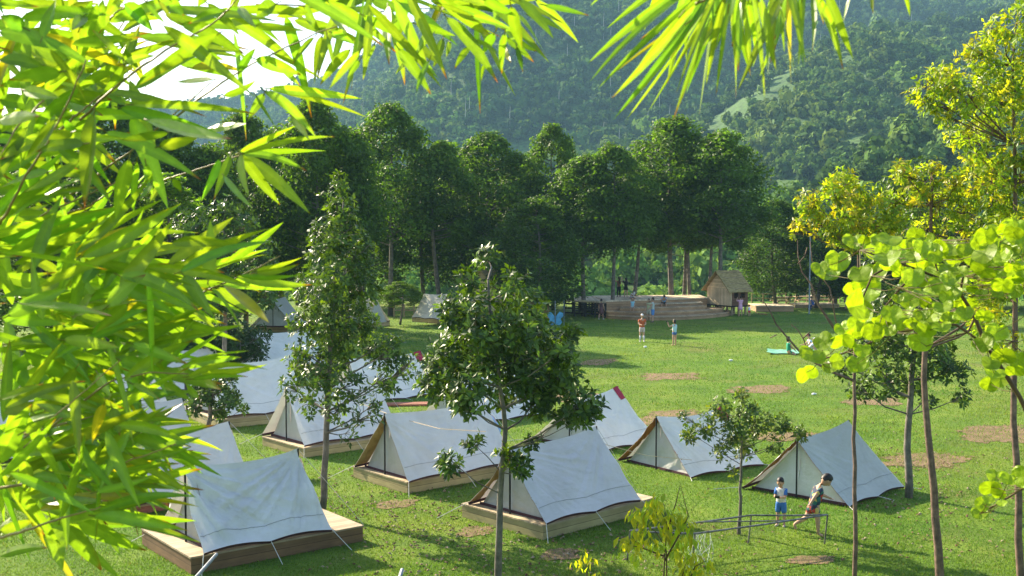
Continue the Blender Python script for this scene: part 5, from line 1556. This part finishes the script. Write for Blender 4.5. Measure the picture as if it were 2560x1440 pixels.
STEMS = {
 'top': [[(1305, 75), (1240, 45), (1117, 22), (1010, 20), (880, 40), (760, 15), (640, 10)], [(910, 45), (800, 78), (700, 125), (620, 165), (520, 230), (430, 300)], [(590, 0), (540, 55), (440, 110), (370, 155), (290, 215), (200, 300)], [(370, 0), (320, 40), (280, 100), (250, 180)], [(150, 20), (175, 70), (210, 130), (215, 155)], [(330, 10), (290, 30), (275, 50)]],
 'middle': [[(640, 380), (600, 388), (520, 415), (440, 440), (380, 460)], [(335, 405), (285, 460), (210, 490), (130, 525), (60, 570)], [(290, 470), (215, 520), (120, 545)], [(530, 205), (330, 375), (110, 535)], [(215, 150), (175, 250), (125, 345), (60, 450), (25, 520), (0, 560)], [(250, 240), (190, 290), (125, 345)], [(700, 640), (600, 690), (480, 745), (340, 785), (200, 830), (60, 870)], [(0, 390), (40, 320), (110, 250)]],
 'lower': [[(470, 935), (380, 930), (280, 950), (200, 1010), (60, 1120)], [(370, 985), (270, 1035), (140, 1065), (60, 1085)], [(300, 900), (150, 1030), (60, 1095)], [(250, 1268), (165, 1292), (70, 1325), (0, 1345)], [(440, 1110), (330, 1150), (200, 1190), (0, 1220)], [(80, 880), (0, 1000)]],
 'hang': [[(1850, -60), (1800, -20), (1740, 10)], [(2000, -70), (1980, -30), (1970, 0)], [(1850, -60), (1870, -10), (1880, 20)], [(2120, -80), (2080, -30), (2040, -10)]],
}
BLABEL = {'top': "bamboo spray arching across the top left of the view, backlit against the sky", 'middle': "large bamboo spray with long pointed leaves at mid left",
          'lower': "lower bamboo spray at the bottom left in front of the tents", 'hang': "drooping bamboo tuft hanging from the top centre in front of the mountain"}
def bamboo(key, seed, fill, dep):
    r = rs(seed)
    L = np.array([[float(x) for x in ln.split()] for ln in BLV[key].replace("\n", " ").split(";")])
    L = L[:, :5]
    ext = []
    for (x0, x1, y0, y1, n, ang, sd) in fill:      # further leaves inside the mass, plus unseen off-frame ones added to shade it
        x, y = r.uniform(x0, x1, n), r.uniform(y0, y1, n)
        a = np.radians(ang + r.normal(size=n) * sd)
        ln = r.uniform(150, 300, n)
        ext.append(np.c_[x, y, x + ln * np.cos(a), y + ln * np.sin(a), r.uniform(20, 33, n)])
    nmain = len(L)
    L = np.concatenate([L] + ext)
    n = len(L)
    d0 = r.uniform(dep[0], dep[1], n)
    d0[nmain:] += r.uniform(.05, .5, n - nmain)
    d1 = d0 + r.normal(size=n) * .06
    A = np.array([at(a, b, c) for a, b, c in zip(L[:, 0], L[:, 1], d0)])
    B = np.array([at(a, b, c) for a, b, c in zip(L[:, 2], L[:, 3], d1)])
    V, Q, C = bamboo_leaves(A, B, L[:, 4] * (.95 if key == 'hang' else 1.02) * d0 / F, seed + 1)
    root = empty("bamboo_spray", (A[:, 0].min(), float(A[:, 1].mean()), float(A[:, 2].min()) - .3), 0, BLABEL[key], "bamboo", "bamboo sprays framing the view")
    off = tuple(root.location)
    lm = MB().add(V, Q, None)
    lm.c = [C]
    for a, b in zip(A[:nmain], B[:nmain]):         # short stalk at each leaf's base
        dd = unit(a - b)
        lm.tube([a + dd * .012, a + dd * -.004], [.0012, .0012], 4, (.2, .2, .03), cap=False)
    lm.build("leaves", M['bamboo'], root, off)
    for k, st in enumerate(STEMS[key]):
        d = r.uniform(dep[0], dep[1] + .2)
        P = np.array([at(a, b, d + .03 * q) for q, (a, b) in enumerate(st)])
        m = 20
        seg = np.linspace(0, len(P) - 1, m)
        PP = np.stack([np.interp(seg, np.arange(len(P)), P[:, q]) for q in range(3)], 1)
        PP[1:-1] += r.normal(size=(m - 2, 3)) * .0008
        MB().tube(PP, np.linspace(.0014, .0034, m) * r.uniform(.6, 1.1), 6).build("stem", M['culm'], root, off, True)
    return root
bamboo('top', 31, [(0, 600, -10, 110, 34, 20, 60), (0, 360, 60, 230, 34, 15, 60), (600, 1000, -30, 60, 18, 40, 45), (1000, 1280, -40, 40, 14, 50, 40)], (1.9, 2.7))
bamboo('middle', 33, [(0, 160, 230, 420, 26, 10, 60), (150, 450, 600, 770, 54, 8, 45), (0, 220, 620, 800, 44, 5, 45), (-60, 40, 420, 640, 12, -15, 30), (-760, -20, -520, 420, 190, 10, 50)], (1.9, 2.8))  # last zone lies out of frame, added to throw dappled shade on the spray
bamboo('lower', 35, [(0, 340, 780, 980, 62, 15, 45), (-40, 160, 1000, 1220, 50, 20, 60), (160, 330, 960, 1090, 34, 40, 50), (120, 240, 1150, 1260, 10, -5, 25), (120, 330, 1040, 1180, 20, 15, 45), (20, 200, 1180, 1320, 20, -5, 40), (-760, -40, 300, 900, 130, 10, 50), (120, 340, 1060, 1230, 18, 5, 35), (90, 230, 1240, 1320, 10, 0, 50)], (1.9, 2.7))  # zone far left of the frame is unseen, added to shade the visible leaves
bamboo('hang', 37, [(1680, 1860, -120, -20, 22, 115, 18), (1860, 2010, -120, -40, 12, 90, 14)], (1.7, 2.1))

# round-leaved (bilobed) branch at the right
RL = """570 215 75 50;660 190 45 35;440 370 85 75;295 425 60 45;340 480 90 45;625 475 85 60;715 590 75 90;560 580 65 45;560 620 60 30;580 740 60 110;655 790 65 100;590 880 60 60;485 920 60 50;325 1025 70 60;480 1010 90 50;230 1140 95 55;180 1280 75 55;300 1150 60 40;380 1240 55 40;640 1100 60 45;600 1210 70 60;430 1190 50 60;780 200 60 45;860 195 85 40;1080 150 60 55;1010 230 60 35;1130 250 65 50;1200 190 30 45;1340 260 80 70;870 380 65 50;720 290 60 40;800 270 45 45;1030 690 75 55;1150 640 80 30;880 800 70 60;830 860 65 45;1000 800 70 35;1130 810 60 50;1210 840 100 40;1300 750 65 40;860 940 55 40;1290 910 60 35;1250 600 90 50;1430 460 60 40;1110 480 80 40;1440 560 60 40;1530 350 55 50;1680 360 100 65;1480 270 55 50;1650 160 75 70;1600 210 60 60;1850 330 60 40;1900 100 80 55;1760 130 70 50;1900 490 60 60;1900 620 45 40;1640 810 55 40;1480 800 60 50;1540 590 40 35;1740 950 80 60;1640 1040 70 60;1700 1070 60 40;1790 1140 80 60;1690 1210 65 45;1720 1290 70 35;1770 1340 60 50;1680 1370 60 50;1920 1180 60 60;1890 1260 60 40;950 450 60 40;1020 560 60 50;1330 660 50 50;1180 720 60 40;1400 330 60 50;1550 480 60 40;1780 240 60 40;1260 420 60 40;1400 700 50 40;930 680 40 30;1350 540 50 40;1070 330 70 40;1240 330 50 50;700 880 60 40;760 920 40 40;560 960 60 40;1950 250 60 50;1950 380 50 40;1620 640 40 30;1750 640 40 30"""
RLp = [(1960 + a * .3055, 540 + b * .3055, c * .3055, d * .3055) for a, b, c, d in (tuple(float(x) for x in s_.split()) for s_ in RL.split(";"))]
RLp += [(2060 + a * .4444, 800 + b * .4444, c * .4444, d * .4444) for a, b, c, d in ((965, 885, 50, 35), (940, 940, 50, 35), (1040, 895, 40, 30), (1110, 880, 40, 50), (985, 975, 30, 25), (890, 1035, 35, 35), (875, 1090, 40, 30), (1000, 1030, 25, 15), (925, 1010, 30, 20))]
rr_ = rs(62)
for (x0, y0, x1, y1, n_) in ((2180, 610, 2560, 700, 24), (2300, 690, 2420, 800, 9), (2160, 780, 2330, 860, 10), (2430, 560, 2570, 640, 12), (2480, 640, 2570, 760, 8)):
    for _ in range(n_):
        w_ = rr_.uniform(17, 27)
        RLp.append((rr_.uniform(x0, x1), rr_.uniform(y0, y1), w_, w_ * rr_.uniform(.45, 1)))
def round_branch():
    r = rs(61)
    mb_v, mb_q, mb_c = [], [], []
    n = 0
    cen = []
    for (x, y, a, b) in RLp:
        d = r.uniform(3.2, 4.2)
        c = at(x, y, d)
        cen.append(c)
        R0 = max(a, b) * d / F * 1.25
        view = unit(c - np.array([0, 0, CAMZ]))
        # tilt so that the apparent axes are a and b
        tilt = math.acos(min(1, min(a, b) / max(a, b)))
        rightv = unit(np.cross(view, [0, 0, 1]))
        upv = np.cross(rightv, view)
        roll = r.normal() * .3 + (0 if a >= b else math.pi / 2)
        e1 = rightv * math.cos(roll) + upv * math.sin(roll)
        e2 = -rightv * math.sin(roll) + upv * math.cos(roll)
        sg = 1 if r.rand() < .6 else -1
        e2 = e2 * math.cos(tilt) + view * math.sin(tilt) * sg
        nn = np.cross(e1, e2)
        k = 20
        th = np.arange(k) / k * 2 * math.pi
        rr = R0 * (1 - .30 * np.exp(-((th - math.pi / 2) / .22) ** 2) - .10 * np.exp(-((th - 1.5 * math.pi) / .2) ** 2)) * (1 + .04 * r.normal())
        cup = r.uniform(.15, .65)
        rings = []
        for s_ in (.0001, .5, .82, 1.0):
            px_, py_ = rr * s_ * np.cos(th), rr * s_ * np.sin(th)
            pz_ = cup * np.abs(px_) * .7 + .10 * R0 * s_ ** 2 * np.sin(th * 3 + r.rand() * 6)
            rings.append(c + px_[:, None] * e1 + py_[:, None] * e2 + pz_[:, None] * nn)
        V = np.concatenate(rings)
        i, j = np.meshgrid(np.arange(3), np.arange(k), indexing='ij')
        q = np.stack([i * k + j, (i + 1) * k + j, (i + 1) * k + (j + 1) % k, i * k + (j + 1) % k], -1).reshape(-1, 4) + n
        mb_v.append(V)
        mb_q.append(q)
        col = np.array([.25, .36, .016]) * math.exp(r.normal() * .14)
        cc = np.tile(col, (len(V), 1))
        rib = np.abs(np.sin(th * 3.5)) ** 8
        cc = cc * (.94 + .32 * np.tile(rib, 4))[:, None]
        mb_c.append(cc)
        n += len(V)
    root = empty("round_leaved_shrub", (2.2, 3.7, 4.6), 0, "arching branch of big round lime-green leaves reaching in from the right", "shrub")
    off = tuple(root.location)
    ST = [[(2640, 1180), (2543, 980), (2464, 861), (2433, 784), (2397, 729), (2354, 699), (2300, 676), (2240, 655), (2150, 625)], [(2464, 862), (2381, 806), (2305, 822), (2235, 832), (2120, 880), (2050, 900)], [(2620, 745), (2559, 726), (2510, 711), (2476, 677)],
          [(2400, 733), (2408, 690), (2425, 655), (2435, 630)], [(2354, 699), (2335, 650), (2330, 600)], [(2300, 676), (2250, 720), (2210, 770)], [(2440, 790), (2420, 830), (2330, 860)], [(2640, 1190), (2560, 1220), (2490, 1262), (2450, 1284)], [(2240, 655), (2180, 690), (2150, 760)]]
    for k, st in enumerate(ST):
        P = np.array([at(a, b, 3.65 + .02 * k) for a, b in st])
        m = 18
        seg = np.linspace(0, len(P) - 1, m)
        PP = np.stack([np.interp(seg, np.arange(len(P)), P[:, q]) for q in range(3)], 1)
        MB().tube(PP, np.linspace(.0085 if k == 0 else .0045, .0025, m), 7).build("branch", M['twig'], root, off, True)
    s_ = MB().add(np.concatenate(mb_v), mb_q)
    s_.c = [np.clip(np.concatenate(mb_c), 0, 1)]
    st = np.concatenate([np.array([at(a, b, 3.65) for a, b in q_]) for q_ in ST])
    for c in cen:
        k = np.argmin(np.linalg.norm(st - c, axis=1))
        s_.tube([st[k], (st[k] + c) / 2 - [0, 0, .01], c], [.0018, .0015, .001], 4, (.16, .13, .03), cap=False)
    s_.build("leaves", M['round'], root, off)
round_branch()
# bare twigs in front of the lawn
def twigs(lines, Y, label, r0=.012):
    root = None
    for k, ln in enumerate(lines):
        P = np.array([at(a, b, Y + .02 * q) for q, (a, b) in enumerate(ln)])
        if root is None:
            root = empty("bare_branch", tuple(P[0]), 0, label, "branch")
        MB().tube(P, np.linspace(r0 if k < 2 else r0 * .45, r0 * .25, len(P)), 6).build("twig", M['redbark'], root, tuple(root.location), True)
twigs([[(2136, 952), (2080, 930), (2035, 905), (2000, 880), (1965, 840), (1940, 810), (1926, 780), (1912, 757), (1895, 752)], [(2095, 835), (2065, 790), (2045, 760), (2028, 710), (2005, 680), (1995, 640), (1994, 600)], [(2020, 885), (2010, 850), (1995, 825), (1978, 811)], [(1941, 837), (1925, 845)], [(2008, 846), (2022, 832), (2028, 830)], [(1918, 786), (1900, 785), (1888, 780)], [(2095, 835), (2075, 720), (2052, 690), (2030, 650), (2025, 600)], [(1995, 660), (2012, 640), (2018, 618)]], 19.6, "dark leafless branches reaching left from the slim reddish trunk over the lawn", .028)

def yellow_sapling(stems, blobs, Y, nl, label, seed, L=.17):
    r = rs(seed)
    p0 = at(*stems[0][0], Y)
    root = empty("yellow_sapling", (p0[0], Y, float(gz(p0[0], Y))), 0, label, "sapling", "yellow saplings at the bottom of the view")
    off = tuple(root.location)
    for st in stems:
        P = np.array([at(a, b, Y) for a, b in st])
        P[:, 1] += r.normal(size=len(P)) * .05
        MB().tube(P, np.linspace(.016, .004, len(P)), 6).build("stem", M['twig'], root, off, True)
    P, D, N, C = [], [], [], []
    for x, y, rad_, w in blobs:
        for _ in range(int(nl * w)):
            c = at(x + r.normal() * rad_ * .5, y + r.normal() * rad_ * .45, Y + r.normal() * .25)
            a = r.uniform(0, 6.28)
            P.append(c)
            D.append([math.cos(a) * .6, math.sin(a) * .4, -.75 + r.normal() * .25])
            N.append([math.cos(a) * .8, math.sin(a) * .6 - .5, .5])
            C.append(np.array([.36, .37, .022]) * math.exp(r.normal() * .15) * (np.array([.75, 1, 1]) if r.rand() < .35 else 1))
    LL = L * r.uniform(.75, 1.25, len(P))
    V, Q = leafset(np.array(P), np.array(D), unit(np.array(N)), LL, LL * .46, .25, .28)
    link("leaves", mesh("leaves", V - np.array(off), [Q], M['thin'], np.clip(rep(np.array(C), 5), 0, 1)), root)
yellow_sapling([[(1657, 1560), (1658, 1440), (1662, 1380), (1668, 1320), (1660, 1260)], [(1668, 1560), (1668, 1440), (1665, 1370), (1640, 1330), (1600, 1300)], [(1662, 1400), (1700, 1340), (1720, 1290), (1700, 1210)], [(1668, 1320), (1690, 1260), (1700, 1215)], [(1660, 1390), (1600, 1370), (1570, 1360)]],
    [(1640, 1255, 26, 1), (1620, 1280, 30, 1.2), (1590, 1280, 20, .7), (1680, 1290, 34, 1.3), (1610, 1320, 26, .8), (1710, 1310, 24, .7), (1660, 1330, 30, .7), (1565, 1350, 18, .6), (1600, 1345, 20, .5), (1640, 1360, 20, .5), (1695, 1355, 18, .5), (1590, 1385, 14, .35), (1725, 1340, 18, .5), (1632, 1245, 14, .4)], 17.6, 27, "leafy yellow sapling in front of the rusty pipe frame", 71)
yellow_sapling([[(1700, 1560), (1705, 1440), (1715, 1390)], [(1702, 1500), (1740, 1420), (1760, 1400)]], [(1695, 1378, 18, .9), (1725, 1390, 20, 1), (1710, 1420, 22, 1), (1750, 1425, 22, .9), (1770, 1405, 10, .3), (1730, 1440, 20, .8)], 17.2, 20, "low yellow sapling right beside the leafy one, cut by the bottom edge", 72)
yellow_sapling([[(1465, 1570), (1468, 1450), (1466, 1400)], [(1466, 1480), (1490, 1420)]], [(1462, 1385, 20, .7), (1440, 1400, 14, .5), (1485, 1400, 14, .5), (1455, 1425, 18, .6), (1490, 1430, 14, .4)], 17.4, 12, "small olive-yellow sprout at the bottom edge left of the leafy sapling", 73, .13)

# ---------------------------------------------------------------- grass blades and dead leaves
def blades(n, seed, y0, y1, hgt, wid):
    r = rs(seed)
    u = r.rand(n)
    Y = 1 / (1 / y0 + (1 / y1 - 1 / y0) * u)              # denser near the camera
    X = (r.uniform(-120, 2680, n) - 1280) / F * Y
    k = fbm(X * .8, Y * .8, 4)
    keep = r.rand(n) < (.75 + k) * np.clip((104 - Y) / 45, 0, 1)
    X, Y = X[keep], Y[keep]
    n = len(X)
    Z = gz(X, Y)
    a = r.uniform(0, 6.28, n)
    h = hgt * r.uniform(.5, 1.3, n) * (1 + .8 * fbm(X * .5, Y * .5, 9)) * (Y / 25) ** .35
    w = wid * (Y / 25)
    s = np.stack([np.cos(a), np.sin(a), 0 * a], 1) * (w * .5)[:, None]
    t = np.stack([r.normal(size=n) * .5, r.normal(size=n) * .5, np.ones(n)], 1) * h[:, None]
    B = np.stack([X, Y, Z - .004], 1)
    V = np.stack([B - s, B + s, B + t], 1).reshape(-1, 3)
    c = np.array([.118, .205, .026]) * np.exp(r.normal(size=(n, 1)) * .20) * np.array([1 + .0, 1, 1])
    c = c * (1 + (fbm(X * .35, Y * .35, 12)[:, None] * np.array([[1.1, .35, .2]])))
    dry = r.rand(n) < .035
    c[dry] = [.22, .18, .07]
    return V, np.arange(len(V)).reshape(-1, 3), np.clip(rep(c, 3), 0, 1)
V, Q, C = blades(430000, 81, 19.5, 104, .052, .020)
tag(link("grass", mesh("grass", V, [Q], M['blade'], C)), "short mown grass covering the camp lawn", "grass", None, "stuff")
r = rs(83)
n = 1500
cx = np.array([[1000, 1250], [950, 1290], [1100, 1290], [1300, 1400], [1050, 1400], [2300, 1170], [2350, 1300], [1450, 1390], [1650, 1390], [700, 1180], [2200, 1200]])
k = r.randint(len(cx), size=n)
P = np.array([gnd(max(-100, x), max(1010, y)) for x, y in (cx[k] + r.normal(size=(n, 2)) * np.array([150, 60]))])
P[:, 2] = gz(P[:, 0], P[:, 1]) + .035
a = r.uniform(0, 6.28, n)
V, Q = leafset(P, np.stack([np.cos(a), np.sin(a), r.normal(size=n) * .2], 1), np.stack([r.normal(size=n) * .3, r.normal(size=n) * .3, np.ones(n)], 1), .10 * r.uniform(.6, 1.3, n), .055 * r.uniform(.7, 1.3, n), -.4, .2)
c = np.array([[.20, .12, .06], [.28, .19, .11], [.13, .07, .04], [.34, .27, .18]])[r.randint(4, size=n)]
tag(link("fallen_leaves", mesh("fallen_leaves", V, [Q], M['dryleaf'], rep(c, 5))), "scattered brown dead leaves on the grass", "dead leaves", None, "stuff")

# ---------------------------------------------------------------- haze
HZ = bpy.data.materials.new("haze")
HZ.use_nodes = True
HZ.node_tree.nodes.remove(HZ.node_tree.nodes["Principled BSDF"])
pv = HZ.node_tree.nodes.new("ShaderNodeVolumePrincipled")
pv.inputs["Color"].default_value = (.30, .55, .74, 1)
pv.inputs["Density"].default_value = HAZE_DENSITY
pv.inputs["Anisotropy"].default_value = .0
HZ.node_tree.links.new(pv.outputs[0], HZ.node_tree.nodes["Material Output"].inputs["Volume"])
HZTOP = float(max(H1['Z'].max(), H2['Z'].max())) + 20
zz0 = -24.0
tag(MB().box((0, 900, (HZTOP + zz0) / 2), (3600, 2200, HZTOP - zz0)).build("haze", HZ, colour=False), None, None, None, "stuff")
print("hazetop", HZTOP)
